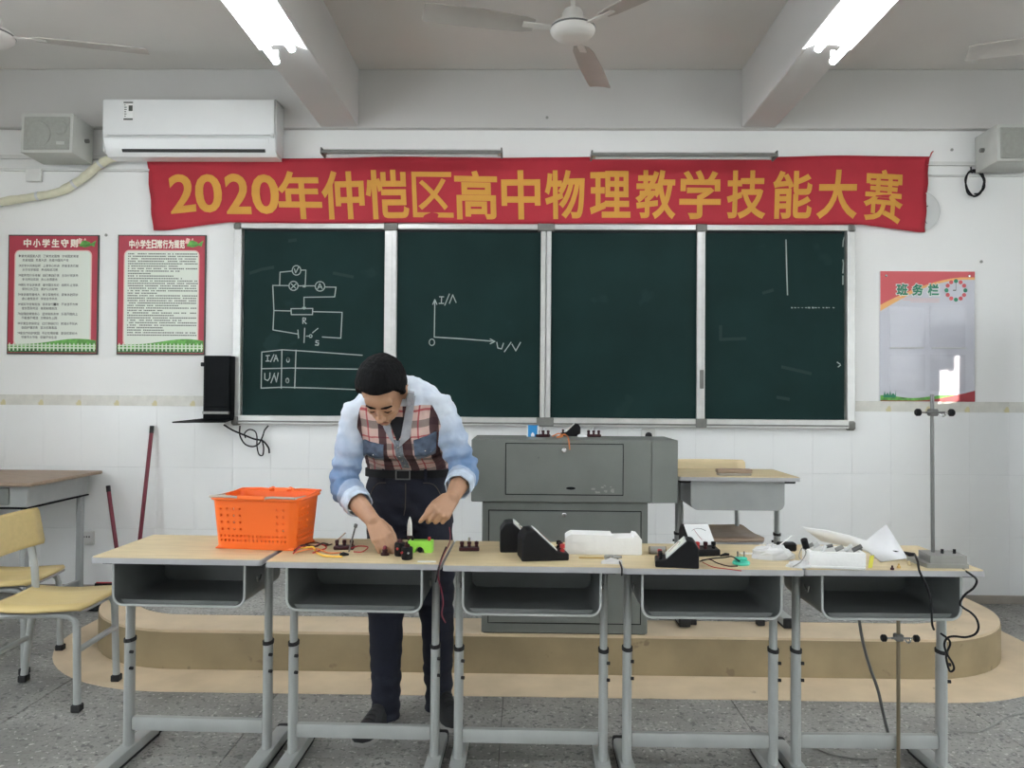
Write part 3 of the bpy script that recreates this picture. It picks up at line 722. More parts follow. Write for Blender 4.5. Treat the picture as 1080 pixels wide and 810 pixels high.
# ------------------------------------------------------------------ loudspeakers
def speaker(label, x0, x1, y0, y1, Yf, tilt):
    a = W(x0, y0, Yf); b = W(x1, y1, Yf); w = b.x-a.x; hh = a.z-b.z
    t = thing('wall_speaker', label, 'speaker', ((a.x+b.x)/2, Yf, b.z), 0, 'wall speakers')
    dpt = WALL_Y-Yf-.04
    T = Matrix.Rotation(radians(tilt), 4, 'X')
    obj('cabinet', MB().box((-w/2, .010, 0), (w/2, dpt, hh), .008, 2, T=T), 'speaker', t)
    obj('front_frame', MB().box((-w/2, 0, .0), (w/2, .012, hh), .005, 2, T=T), 'speaker', t)
    g = obj('grille', MB().box((-w/2+.018, -.005, .016), (w/2-.018, .004, hh-.022), .004, T=T), 'grille', t)
    def disc(cx, cz, r): return MB().lathe([(r, 0), (r*.95, .004), (r*.6, .002), (.001, .005)], 24, Matrix.Translation(T @ Vector((cx, -.005, cz))) @ Matrix.Rotation(pi/2, 4, 'X'))
    obj('woofer', disc(-w*.17, hh*.46, hh*.34), 'grille', g); obj('tweeter', disc(w*.27, hh*.62, hh*.17), 'grille', g)
    obj('badge', MB().box((w*.20, -.008, hh*.2), (w*.36, -.003, hh*.28), .001, T=T), 'speaker', t)
    obj('wall_bracket', MB().box((-.03, dpt-.01, hh*.2), (.03, WALL_Y-Yf-.001, hh*.6), .002).tube([(0, dpt, hh*.5), (0, WALL_Y-Yf-.002, hh*.35)], .01), 'aludark', t)
    for s in (-1, 1):
        q = T @ Vector((s*w/2, dpt*.6, hh*.5)); obj('knob', MB().cyl(q, q+Vector((s*.02, 0, 0)), .014, 10), 'aludark', t)
    return t
speaker('grey box loudspeaker on the wall left of the air conditioner', 22, 76, 119, 161, WALL_Y-.27, -2)
speaker('grey box loudspeaker on the wall at the right picture edge', 1052, 1103, 130, 170, WALL_Y-.27, -2)

# ------------------------------------------------------------------ conduits, clock, sockets, cables, nails
def conduit(n, x0, x1, py0, py1, hh=.03):
    a = W(x0, py0, WALL_Y-.01); b = W(x1, py1, WALL_Y-.01); mb = MB()
    d = b-a; mb.add([a+Vector((0, -.012, 0)), b+Vector((0, -.012, 0)), b+Vector((0, -.012, hh)), a+Vector((0, -.012, hh)), a+Vector((0, .01, 0)), b+Vector((0, .01, 0)), b+Vector((0, .01, hh)), a+Vector((0, .01, hh))],
                    [(0, 1, 2, 3), (4, 7, 6, 5), (0, 4, 5, 1), (3, 2, 6, 7), (0, 3, 7, 4), (1, 5, 6, 2)])
    return struct(n, mb, 'pvc', smooth=False)
conduit('trim_4', -110, 158, 167, 168.5, .024); conduit('trim_5', -110, 158, 179.5, 181, .014)
conduit('trim_6', 976, 1190, 174.5, 175.5, .022); conduit('trim_7', 980, 1190, 186, 187, .010)
def plate(name, label, x0, y0, x1, y1, holes=True, cat='socket'):
    a = W(x0, y0, WALL_Y-.012); b = W(x1, y1, WALL_Y-.012); c = Vector(((a.x+b.x)/2, WALL_Y-.010, b.z)); w = (b.x-a.x)/2; hh = a.z-b.z
    t = thing(name, label, cat, c)
    obj('plate', MB().box((-w, -.024, 0), (w, 0, hh), .004, 2), 'pvc', t)
    if holes:
        for k in (-1, 0, 1): obj('hole', MB().box((k*w*.4-.004, -.0262, hh*.55), (k*w*.4+.004, -.0238, hh*.66)), 'dark', t, smooth=False)
    return t
plate('junction_box', 'small white junction box under the conduit beneath the left speaker', 29, 179, 45, 192, False, 'junction box')
plate('wall_socket', 'white power socket on the tiles behind the left chair', 87, 560, 100, 574)
# clock
cc = W(969, 223, WALL_Y-.012); cr = W(991, 223, WALL_Y-.012).x-cc.x
t = thing('wall_clock', 'round grey wall clock half hidden behind the right end of the banner', 'clock', cc)
TX = Matrix.Rotation(pi/2, 4, 'X')
obj('rim', MB().lathe([(cr*.86, 0), (cr, 0), (cr, .008), (cr*.93, .0095), (cr*.86, .006)], 40, TX), 'acg', t)
obj('face', MB().lathe([(.001, 0), (cr*.87, 0), (cr*.87, .003), (.001, .003)], 40, TX), 'clockf', t)
for k in range(12):
    aa = k*pi/6; q = Vector((sin(aa)*cr*.72, 0, cos(aa)*cr*.72)); obj('hour_mark', MB().box(q+Vector((-.007, -.0046, -.010)), q+Vector((.007, -.003, .010))), 'ink', t, smooth=False)
for ln, aa, wd_ in ((.5, 1.0, .004), (.7, 2.6, .003)): obj('hand', MB().tube([(0, -.005, 0), (sin(aa)*cr*ln, -.005, cos(aa)*cr*ln)], wd_, 4), 'ink', t)
# coiled cable on the right of the wall
Yc = WALL_Y-.03; pts = [W(1024, 176, Yc), W(1025, 182, Yc)]
for k in range(26):
    aa = -pi/2+k*2*pi/10; rr = 1+.12*sin(k*1.7); pts.append(W(1028+10*rr*cos(aa)+.5*sin(k), 193+13*rr*sin(aa), Yc+.008*sin(k*2.2)))
single('cable_coil', MB().tube(spline(pts, 4), .0052, 7), 'black', 'coiled black cable hanging on the wall below the right conduit', 'cable')
for lab, x, y in (('nail with a scrap of string above the notice board', 1035, 276), ('nail in the wall between the two red posters', 112, 248), ('dark screw in the wall left of the right speaker', 1004, 158), ('dark screw in the beam above the middle of the banner', 577, 124)):
    yy = WALL_Y-.05 if y < 130 else WALL_Y
    q = W(x, y, yy-.008)
    single('nail', MB().cyl(q, q+Vector((0, .008, 0)), .006, 8).cyl(q+Vector((0, -.002, 0)), q, .010, 8), 'iron', lab, 'nail')

# ------------------------------------------------------------------ posters
def poster(label, x0, y0, x1, y1, y2):
    PYY = WALL_Y-.012
    a = W(x0, y0, PYY); b = W(x1, y0, PYY); c = W(x0-2, y2, PYY)
    base = Vector(((a.x+b.x)/2, PYY, c.z)); w = (b.x-a.x)/2; hh = a.z-c.z
    t = thing('poster', label, 'poster', base, 0, 'red school rule posters')
    fn = lambda u, v, h: Vector((u*w, -h, v*hh))        # u -1..1, v 0..1
    obj('backing', MB().box((-w, 0, 0), (w, .011, hh), .001), 'poster_edge', t)
    obj('red_sheet', MB().prism([(-.975, .012), (.975, .012), (.975, .990), (-.975, .990)], .0001, .001, fn), 'poster_r', t, smooth=False)
    def rr(u0, v0, u1, v1, r, rv):
        P = []
        for cx_, cy_, s in ((u1-r, v1-rv, 0), (u0+r, v1-rv, 1), (u0+r, v0+rv, 2), (u1-r, v0+rv, 3)):
            P += [(cx_+r*cos(s*pi/2+k*pi/10), cy_+rv*sin(s*pi/2+k*pi/10)) for k in range(6)]
        return P
    obj('outline', MB().prism(rr(-.855, .07, .855, .872, .11, .045), .001, .0014, fn), 'poster_p', t, smooth=False)
    sh = obj('text_sheet', MB().prism(rr(-.83, .075, .83, .865, .10, .04), .0014, .0019, fn), 'poster_w', t, smooth=False)
    # meadow, fence and flowers along the foot
    hill = [(-.97, .02)]+[(.97, .02)]+[(.97-k*1.94/24, .082+.05*math.exp(-((k-5)/9)**2)) for k in range(25)]
    obj('meadow', MB().prism(hill, .0019, .0022, fn), 'grass', t, smooth=False)
    obj('flower_bed', MB().prism([(-.97, .018), (.97, .018)]+[(.97-k*1.94/40, .040+.012*((k*7) % 5)/5) for k in range(41)], .0022, .0024, fn), 'grassd', t, smooth=False)
    mb = MB()
    for k in range(22):
        u = -.93+k*.0886; mb.prism([(u-.016, .03), (u+.016, .03), (u+.016, .086), (u, .098), (u-.016, .086)], .0024, .0027, fn)
    mb.prism([(-.96, .050), (.96, .050), (.96, .060), (-.96, .060)], .0024, .0026, fn); mb.prism([(-.96, .072), (.96, .072), (.96, .080), (-.96, .080)], .0024, .0026, fn)
    obj('fence_print', mb, 'picket', t, smooth=False)
    # green leaf emblem beside the title
    lf = obj('leaf_print', MB().prism([(.56, .905), (.70, .895), (.84, .91), (.80, .94), (.68, .955), (.60, .94)], .001, .0016, fn).prism([(.80, .92), (.94, .955), (.90, .90)], .001, .0015, fn), 'grass', t, smooth=False)
    obj('bud_print', MB().prism([(.52, .93), (.60, .925), (.64, .965), (.56, .975)], .0012, .0018, fn).prism([(.66, .955), (.72, .955), (.70, .975)], .0012, .0018, fn), 'poster_p', lf, smooth=False)
    return t, sh, fn
t1, s1, f1 = poster('red framed school rule poster with nine widely spaced paragraphs, at the far left', 9, 247.5, 104.5, 247.5, 373.5)
t2, s2, f2 = poster('red framed school rule poster of dense small print, next to the blackboard', 124.5, 247.5, 217.5, 247.5, 374)
def title(t, fn, s, u0, u1, v0, v1, gap=.16):
    n = len(s); wq = (u1-u0)/(n+(n-1)*gap)
    for k, ch in enumerate(s):
        a = u0+k*wq*(1+gap); mb = MB(); glyph_box(mb, ch, fn, a, v0, a+wq, v1, .0018, .035, 3); obj('title_letter', mb, 'poster_t', t, smooth=False)
title(t1, f1, '中小学生守则', -.66, .54, .895, .965, .22)
title(t2, f2, '中小学生日常行为规范', -.74, .52, .885, .958, .08)
RULES = ['1.爱党爱国爱人民。了解党史国情，珍视国家荣誉，', '热爱祖国，热爱人民，热爱中国共产党。', '2.好学多问肯钻研。上课专心听讲，积极发表见解，', '乐于科学探索，养成阅读习惯。',
         '3.勤劳笃行乐奉献。自己事自己做，主动分担家务，', '参与劳动实践，热心志愿服务。', '4.明礼守法讲美德。遵守国法校纪，自觉礼让排队，', '保持公共卫生，爱护公共财物。',
         '5.孝亲尊师善待人。孝父母敬师长，爱集体助同学，', '虚心接受批评，学会合作共处。', '6.诚实守信有担当。保持言行一致，不说谎不作弊，', '借东西及时还，做到知错就改。',
         '7.自强自律健身心。坚持锻炼身体，乐观开朗向上，', '不吸烟不喝酒，文明绿色上网。', '8.珍爱生命保安全。红灯停绿灯行，防溺水不玩火，', '会自护懂求救，坚决远离毒品。',
         '9.勤俭节约护家园。不比吃喝穿戴，爱惜花草树木，', '节粮节水节电，低碳环保生活。']
for i, line in enumerate(RULES):
    mb = MB(); v1 = .832-(i//2)*.0805-(i % 2)*.034; u = -.76 if i % 2 == 0 else -.68; cw = .0615
    for ch in line:
        if ch in '，。': u += cw*.8; continue
        if ch in '123456789.': glyph_box(mb, ch, f1, u, v1-.020, u+cw*.4, v1, .0022, .01, 1, solid=False); u += cw*.45; continue
        glyph_box(mb, ch, f1, u+cw*.04, v1-.023, u+cw*.96, v1, .0022, .012, 1, solid=False); u += cw
    o = obj('text_line', mb, 'ink', s1, smooth=False)
mb = MB(); R3 = random.Random(11)
for i in range(34):
    v = .845-i*.0205; u = -.76; end = .80 if R3.random() > .3 else R3.uniform(-.4, .5)
    while u < end:
        w_ = R3.uniform(.018, .034)
        if R3.random() > .10: mb.add([f2(u, v, .0021), f2(u+w_, v, .0021), f2(u+w_, v-.0095, .0021), f2(u, v-.0095, .0021)], [(0, 1, 2, 3)])
        u += w_+.010
obj('small_print', mb, 'ink', s2, smooth=False)['kind'] = 'stuff'

# class notice board
PYY = WALL_Y-.014
a = W(928.5, 286, PYY); b = W(1028, 286, PYY); c = W(928.5, 423, PYY); base = Vector(((a.x+b.x)/2, PYY, c.z)); w = (b.x-a.x)/2; hh = a.z-c.z
t = thing('notice_board', 'white class notice board with red corner and green title, right of the blackboard', 'notice board', base)
fn = lambda u, v, h: Vector((u*w, -h, v*hh))
obj('board', MB().box((-w, 0, 0), (w, .013, hh), .001), 'nb_w', t)
cur = lambda x0, x1, fy, n=20: [(x0+(x1-x0)*k/n, fy(x0+(x1-x0)*k/n)) for k in range(n+1)]
red_ = lambda u: .955-.215*max(0, (.75-u)/1.75)**1.6
obj('orange_band', MB().prism(cur(-1, 1, lambda u: red_(u)-.018-.03*max(0, -u))+[(1, 1), (-1, 1)], .0001, .0006, fn), 'nb_o', t, smooth=False)
obj('red_corner', MB().prism(cur(-1, 1, red_)+[(1, 1), (-1, 1)], .0006, .0011, fn), 'nb_r', t, smooth=False)
obj('foot_wave', MB().prism([(-1, 0), (1, 0)]+cur(1, -1, lambda u: .035+.035*max(0, u)**2+.01*sin(u*5)), .0001, .0008, fn), 'grass', t, smooth=False, label='faded green wave')
obj('red_foot', MB().prism([(-1, 0), (1, 0)]+cur(1, -1, lambda u: .006+.06*max(0, u+.2)**1.5), .0008, .0013, fn), 'nb_rd', t, smooth=False)
for k, ch in enumerate('班务栏'):
    u0 = -.66+k*.33; mb = MB(); glyph_box(mb, ch, fn, u0-.02, .805, u0+.26, .91, .0020, .06, 3); o = obj('title_letter', mb, 'paper', t, smooth=False)
    mb = MB(); glyph_box(mb, ch, fn, u0, .812, u0+.24, .903, .0026, .035, 3); obj('title_letter', mb, 'nb_g', t, smooth=False)
for k, (u0, v) in enumerate(((-.70, .788), (-.52, .776), (-.36, .764))): obj('rule_line', MB().prism([(u0, v), (.25, v), (.25, v+.004), (u0, v+.004)], .0008, .0014, fn), 'poster_p', t, smooth=False)
cu_, cv = .60, .855
for k in range(12):
    aa = k*pi/6; q = (cu_+.20*cos(aa), cv+.20*sin(aa)*w/hh); obj('dot_print', MB().prism([(q[0]+.045*cos(j*pi/4), q[1]+.045*sin(j*pi/4)*w/hh) for j in range(8)], .0008, .0016, fn), 'nb_r' if k % 3 else 'nb_g', t, smooth=False)
obj('dial_print', MB().prism([(cu_-.004, cv), (cu_+.004, cv), (cu_+.004, cv+.075), (cu_-.004, cv+.075)], .001, .0015, fn).prism([(cu_-.06, cv-.004), (cu_, cv-.004), (cu_, cv+.004), (cu_-.06, cv+.004)], .001, .0015, fn), 'ink', t, smooth=False)
for (u0, u1, v0, v1) in ((-.80, -.05, .42, .73), (.05, .80, .42, .73), (-.80, -.05, .08, .36), (.05, .80, .08, .36)):
    pk = obj('pocket', MB().prism([(u0, v0), (u1, v0), (u1, v1), (u0, v1)], .0008, .0020, fn), 'nb_p', t, smooth=False)
obj('pocket_rail', MB().box(fn(-.80, .405, .0008), fn(-.08, .415, .006), .001), 'acg', t); obj('pocket_rail', MB().box(fn(.08, .405, .0008), fn(.80, .415, .006), .001), 'acg', t)
obj('tree_print', MB().prism([(-.93+.02*k, .03+(.045 if k % 3 == 1 else .02)*(1+.3*sin(k*3))) for k in range(14)]+[(-.67, .028), (-.93, .028)], .0010, .0016, fn), 'nb_g', t, smooth=False)
for u, v in ((-.88, .965), (.88, .965)): obj('fixing', MB().lathe([(.008, .0011), (.008, .006), (.004, .009), (.0005, .009)], 12, Matrix.Translation(fn(u, v, 0)) @ TX), 'chrome', t)

# ------------------------------------------------------------------ student desks
def rounded(x0, y0, x1, y1, r, n=5):
    P = []
    for cx_, cy_, s in ((x1-r, y1-r, 0), (x0+r, y1-r, 1), (x0+r, y0+r, 2), (x1-r, y0+r, 3)):
        P += [(cx_+r*cos(s*pi/2+k*pi/2/n), cy_+r*sin(s*pi/2+k*pi/2/n)) for k in range(n+1)]
    return P
DESK_W, DESK_D, DESK_Z = .583, .415, .754
def make_desk(label, loc, rz, top_z=DESK_Z, group='student desks in the front row', wood='wood', cz=.42):
    t = thing('school_desk', label, 'desk', loc, rz, group)
    dz = top_z-.74; w, d = DESK_W/2, DESK_D/2
    obj('edge_band', MB().prism(rounded(-w, -d, w, d, .012), .7195+dz, .7375+dz, XYZ), 'edge', t)
    obj('desktop', MB().prism(rounded(-w+.003, -d+.003, w-.003, d-.003, .010), .7375+dz, top_z, XYZ), wood, t)
    # open-fronted steel drawer tray
    b = .226; r = .035; zb = .588+dz-.014; zt = .7185+dz; th = .0035
    out = [(-b, zt)]+[(-b+r-r*cos(a), zb+r-r*sin(a)) for a in [pi/2*k/6 for k in range(7)]]+[(b-r+r*sin(a), zb+r-r*cos(a)) for a in [pi/2*k/6 for k in range(7)]]+[(b, zt)]
    inn = [(-b+th, zt)]+[(-b+r-(r-th)*cos(a), zb+r-(r-th)*sin(a)) for a in [pi/2*k/6 for k in range(7)]]+[(b-r+(r-th)*sin(a), zb+r-(r-th)*cos(a)) for a in [pi/2*k/6 for k in range(7)]]+[(b-th, zt)]
    n = len(out); mb = MB()
    for ya, yb in ((-.180, .165),):
        P = [(x, ya, z) for x, z in out]+[(x, ya, z) for x, z in inn]+[(x, yb, z) for x, z in out]+[(x, yb, z) for x, z in inn]
        F = []
        for i in range(n-1): F += [(i, i+1, n+i+1, n+i), (2*n+i+1, 2*n+i, 3*n+i, 3*n+i+1), (i+1, i, 2*n+i, 2*n+i+1), (n+i, n+i+1, 3*n+i+1, 3*n+i)]
        F += [(0, n, 3*n, 2*n), (n-1, 3*n-1, 4*n-1, 2*n-1)]
        mb.add(P, F)
    tr = obj('drawer_tray', mb, 'boxin', t, ang=50)
    obj('back_panel', MB().prism(out, .165, .169, lambda u, v, h: Vector((u, h, v))), 'boxin' if group else 'steel2', tr, smooth=False)  # front row: steel with tray shade painted in; stage desk: plain steel
    obj('front_lip', MB().prism([(-b+r, zb+th), (b-r, zb+th), (b-r*.6, zb+.016), (-b+r*.6, zb+.016)], -.170, -.167, lambda u, v, h: Vector((u, h, v))), 'boxin', tr, smooth=False)
    obj('tray_rim', MB().tube([(x, -.181, z) for x, z in out], .0042, 8), 'legp', tr)
    ly = -.020
    for s in (-1, 1):
        x = s*.252
        obj('spacer', MB().box((x-.028, -.16, .706+dz), (x+.028, .17, .7192+dz), .003), 'rubber', t)
        obj('upper_leg', MB().tube([(x, ly, cz-.03), (x, ly, .708+dz)], .0130, 14, 1.75, up=(0, 1, 0)), 'legp', t)
        lg = obj('lower_leg', MB().tube([(x, ly, .040), (x, ly, cz+.003)], .0160, 14, 1.65, up=(0, 1, 0)), 'legp', t)
        obj('collar', MB().tube([(x, ly, cz-.003), (x, ly, cz+.009)], .0185, 14, 1.6, up=(0, 1, 0)), 'rubber', t)
        for z in (cz-.037, cz-.095): obj('screw', MB().cyl((x+.010*1, ly-.018, z), (x+.021*1, ly-.020, z), .006, 8), 'rubber', lg)
        # foot: flattened oval bar along the depth with caps
        ft = obj('foot', MB().box((x-.026, -.225, .008), (x+.026, .165, .047), .010, 2), 'legp', t)
        obj('foot_underlay', MB().box((x-.024, -.22, .0), (x+.024, .16, .0079)), 'rubber', ft, smooth=False)
        for ye in (-.225, .165): obj('foot_cap', MB().box((x-.0275, ye-.018, .004), (x+.0275, ye+.018, .0485), .011, 2), 'rubber', ft)
    for s in (-1, 1): obj('hook', MB().tube(spline([(s*.238, -.06, .655+dz), (s*.240, -.085, .64+dz), (s*.241, -.105, .645+dz), (s*.241, -.11, .662+dz)], 4), .0028, 6), 'chrome', t)
    obj('crossbar', MB().box((-.238, ly-.013, .098), (.238, ly+.013, .147), .008, 2), 'legp', t)
    return t
desks = []
names = ['leftmost of the front row, under the orange basket', 'second from the left, the man leans over it', 'middle of the front row, under two black meters',
         'second from the right in the front row', 'rightmost of the front row, carrying the iron stand']
for (cx_, yf, rz, cz), nm in zip(((-1.163, 2.545, 1.2, .418), (-.560, 2.510, 1.0, .424), (.028, 2.490, .4, .422), (.613, 2.480, -.2, .432), (1.198, 2.493, -.8, .43)), names):
    desks.append(make_desk('pale-topped grey school desk, '+nm, (cx_, yf+DESK_D/2, .0), -radians(rz), cz=cz))
T_Z = DESK_Z
make_desk('grey school desk on the stage beside the podium, its back panel facing out', (1.035, 3.895, PLAT_H+.003), pi, .735, None)

# ------------------------------------------------------------------ chairs
def make_chair(label, loc, rz, wood='woody', group='plywood school chairs'):
    """local: seat faces -y (front), backrest at +y"""
    t = thing('school_chair', label, 'chair', loc, rz, group)
    sz = .42; w = .185
    mb = MB(); prof = [(-.19, .0), (-.175, .008), (-.10, .004), (.0, -.002), (.10, .000), (.175, .008), (.19, .013)]
    def row(y, dz, hw): return [(-hw, y, sz+dz), (-hw*.5, y, sz+dz-.003), (0, y, sz+dz-.004), (hw*.5, y, sz+dz-.003), (hw, y, sz+dz)]
    P = []; hws = [.172, .186, .190, .190, .189, .184, .170]
    for (y, dz), hw in zip(prof, hws): P += row(y, dz, hw)
    n = len(prof); F = [(i*5+j, i*5+j+1, (i+1)*5+j+1, (i+1)*5+j) for i in range(n-1) for j in range(4)]
    mb.add(P, F); me = mb.mesh('seat'); me.polygons.foreach_set('use_smooth', [True]*len(me.polygons))
    for f in me.polygons:
        if f.normal.z < 0: f.flip()
    s_ = obj('seat', me, wood, t); md = s_.modifiers.new('Solidify', 'SOLIDIFY'); md.thickness = .014; md.offset = -1
    sb = obj('seat_shell', MB().add([p-Vector((0, 0, .0145)) for p in map(Vector, P)]+[p-Vector((0, 0, .020)) for p in map(Vector, P)],
             F+[tuple(q+len(P) for q in f[::-1]) for f in F]), 'edge', t)
    # backrest, slightly curved
    mb = MB(); P = []
    m_ = 9
    for z in (.0, .014, .150, .164):
        for k in range(m_):
            u = -1+2*k/(m_-1); hw = .198 if .0 < z < .16 else .186
            P.append(Vector((u*hw, .190+(z)*.20-.018*(1-u*u)*-1-.018, 0.615+z)))
    F = [(j*m_+k, j*m_+k+1, (j+1)*m_+k+1, (j+1)*m_+k) for j in range(3) for k in range(m_-1)]
    mb.add(P, F); bk = obj('backrest', mb, wood, t); md = bk.modifiers.new('Solidify', 'SOLIDIFY'); md.thickness = .013; md.offset = 0
    for s in (-1, 1):
        x = s*.150
        obj('back_post', MB().tube([(x, .178, sz-.03), (x, .186, .52), (x, .205, .62), (x, .232, .755)], .0115, 10, 1.5, up=(0, 1, 0)), 'legp', t)
        # side frame: front leg, seat rail and rear leg bent from one tube -> named pieces
        x = s*.160
        obj('seat_rail', MB().tube(spline([(x, -.165, sz-.075), (x, -.150, sz-.045), (x, -.10, sz-.031), (x, .10, sz-.031), (x, .165, sz-.040), (x, .195, sz-.075)], 5), .0135, 10), 'legp', t)
        for y0, y1 in ((-.165, -.175), (.195, .235)):
            lg = obj('leg', MB().tube([(x, y0, sz-.073), (x*1.04, y1, .02)], .0150, 12), 'legp', t)
            obj('rubber_foot', MB().box((x*1.04-.019, y1-.019, 0), (x*1.04+.019, y1+.019, .03), .004), 'rubber', lg)
    obj('stretcher', MB().tube([(-.162, -.170, .245), (.162, -.170, .245)], .0125, 10), 'legp', t)
    obj('stretcher', MB().tube([(-.162, .216, .20), (.162, .216, .20)], .0115, 10), 'legp', t)
    return t
def place(c, label): return c
ch1 = make_chair('yellow plywood school chair at the left, turned sideways in front of another chair', (-2.005, 3.265, .0035), pi/2+radians(3))
ch2 = make_chair('yellow plywood school chair at the left edge, behind the nearer chair', (-2.50, 3.66, .0), pi/2+radians(6))
ch3 = make_chair('brown seated school chair on the stage behind the desk by the podium', (.997, 3.96, PLAT_H+.003), 0, 'wood')
for c in ch3.children:
    if c.name.startswith('seat') and 'rail' not in c.name and 'shell' not in c.name: c.data.materials[0] = M['woodb']

# ------------------------------------------------------------------ old desk by the left wall
dx1 = -2.735; oz = .80
t = thing('teacher_desk', 'old grey steel desk with worn brown top against the left of the wall', 'desk', (-3.25, 4.50, 0)); q = Vector((-3.25, 4.50, 0))
bxx = lambda a, b, bev=.003: MB().box(Vector(a)-q, Vector(b)-q, bev)
obj('desktop', bxx((-3.80, 4.19, oz-.02), (dx1, 4.91, oz), .004), 'woodb', t)
obj('drawer_case', bxx((-3.72, 4.26, oz-.145), (-2.80, 4.86, oz-.021), .004), 'steel2', t)
obj('apron_rail', bxx((-3.72, 4.255, oz-.155), (-2.795, 4.865, oz-.1455), .002), 'blackm', t)
for x in (-3.68, -2.83):
    for y in (4.29, 4.83): obj('leg', bxx((x-.018, y-.018, .01), (x+.018, y+.018, oz-.1555), .004), 'steel2', t)
    obj('side_rail', bxx((x-.012, 4.309, .08), (x+.012, 4.811, .115), .003), 'steel2', t)
obj('drawer_front', bxx((-3.66, 4.248, oz-.13), (-2.90, 4.2595, oz-.035), .003), 'steel', t)

# ------------------------------------------------------------------ podium on the stage
py0 = PLAT_Y+.012; pz = PLAT_H+.003
a = W(508, 600, py0); b = W(683, 600, py0); ua = W(497, 500, py0-.02); ub = W(716, 500, py0-.02)
zs = W(600, 530, py0-.02).z; zt = W(600, 464, py0-.02).z
pc = Vector(((a.x+b.x)/2, py0, pz)); t = thing('podium', 'grey-green steel teaching podium with hinged flap at the stage edge', 'podium', pc)
bxx = lambda x0, y0, z0, x1, y1, z1, bev=.003: MB().box(Vector((x0, y0, z0))-pc, Vector((x1, y1, z1))-pc, bev)
lower = obj('lower_cabinet', bxx(a.x, py0, pz, b.x, py0+.34, zs-.001, .004), 'steel', t)
dl = obj('door', bxx(a.x+.035, py0-.006, pz+.05, b.x-.035, py0-.0005, zs-.045, .002), 'steel', t)
def outline(parent, x0, z0, x1, z1, y, wd=.004, m='blackm'):
    for (p, r_) in (((x0, z0), (x1, z0+wd)), ((x0, z1-wd), (x1, z1)), ((x0, z0), (x0+wd, z1)), ((x1-wd, z0), (x1, z1))):
        obj('gap_line', bxx(p[0], y-.0012, p[1], r_[0], y, r_[1], 0), m, parent, smooth=False)
outline(dl, a.x+.030, pz+.045, b.x-.030, zs-.040, py0-.0002)
lk = W(595, 543, py0-.006)
obj('lock', MB().lathe([(.011, 0), (.011, .006), (.007, .010), (.001, .010)], 14, Matrix.Translation(lk-pc) @ TX), 'chrome', dl)
upper = obj('upper_case', bxx(ua.x, py0-.02, zs, ub.x-.126, py0+.36, zt, .004), 'steel', t)
# right end with a bevelled front corner
e0 = ub.x-.1255; poly = [(e0, py0-.02), (ub.x-.004, py0-.004), (ub.x, py0+.004), (ub.x, py0+.36), (e0, py0+.36)]
obj('end_section', MB().prism(poly, zs, zt, lambda u, v, h: Vector((u, v, h))-pc), 'steel', t, smooth=False)
fa = W(534, 468, py0-.02); fb = W(656.5, 522, py0-.02)
fp = obj('flap', bxx(fa.x, py0-.0255, fb.z, fb.x, py0-.0205, fa.z, .002), 'steel', t)
outline(fp, fa.x-.004, fb.z-.004, fb.x+.004, fa.z+.004, py0-.0202)
lk = W(595, 475, py0-.0255); obj('lock', MB().lathe([(.012, 0), (.012, .006), (.008, .010), (.001, .010)], 14, Matrix.Translation(lk-pc) @ TX), 'chrome', fp)
lk = W(602, 515, py0-.0255); obj('handle_slot', MB().lathe([(.022, 0), (.022, .002), (.001, .002)], 16, Matrix.Translation(lk-pc) @ Matrix.Diagonal((1, 1, .3, 1)) @ TX), 'blackm', fp)
mb = MB(); R4 = random.Random(5)
for k in range(14):
    c = W(636+R4.uniform(-11, 11), 516+R4.uniform(-4, 4), py0-.0256)-pc; s = R4.uniform(.003, .009); mb.box(c+Vector((-s, -.0004, -s*.5)), c+Vector((s, 0, s*.5)))
obj('scuffs', mb, 'iron', fp, smooth=False)['kind'] = 'stuff'
obj('base_plinth', bxx(a.x+.01, py0+.004, pz-.0025, b.x-.01, py0+.33, pz-.0001, 0), 'blackm', t, smooth=False)
POD_Z = zt

# ------------------------------------------------------------------ black wall cabinet left of the board
Yb = WALL_Y-.13
a = W(216, 375, Yb); b = W(245, 446, Yb)
t = thing('wall_cabinet', 'black metal wall box with an open flap at the left of the blackboard', 'cabinet', ((a.x+b.x)/2-.012, WALL_Y-.012, b.z)); q = t.location
w = (b.x-a.x)/2*.95; hh = a.z-b.z
obj('case', MB().box((-w, -.118, .02), (w, -.001, hh), .006, 2), 'blackm', t)
obj('door', MB().box((-w+.012, -.128, .10), (w-.004, -.1185, hh-.012), .003), 'blackm', t)
obj('latch', MB().box((-w-.028, -.10, hh*.84), (-w-.0005, -.07, hh*.90), .004), 'black', t)
obj('ledge', MB().box((-w+.004, -.140, .055), (w, -.1185, .072), .002), 'iron', t)
obj('flap', MB().add([(-w-.13, -.26, .010), (-w+.01, -.05, .030), (w, -.02, .030), (w, -.20, .012), (-w-.13, -.26, .002), (-w+.01, -.05, .020), (w, -.02, .020), (w, -.20, .004)],
                     [(0, 1, 2, 3), (7, 6, 5, 4), (0, 4, 5, 1), (1, 5, 6, 2), (2, 6, 7, 3), (3, 7, 4, 0)]), 'blackm', t, smooth=False)
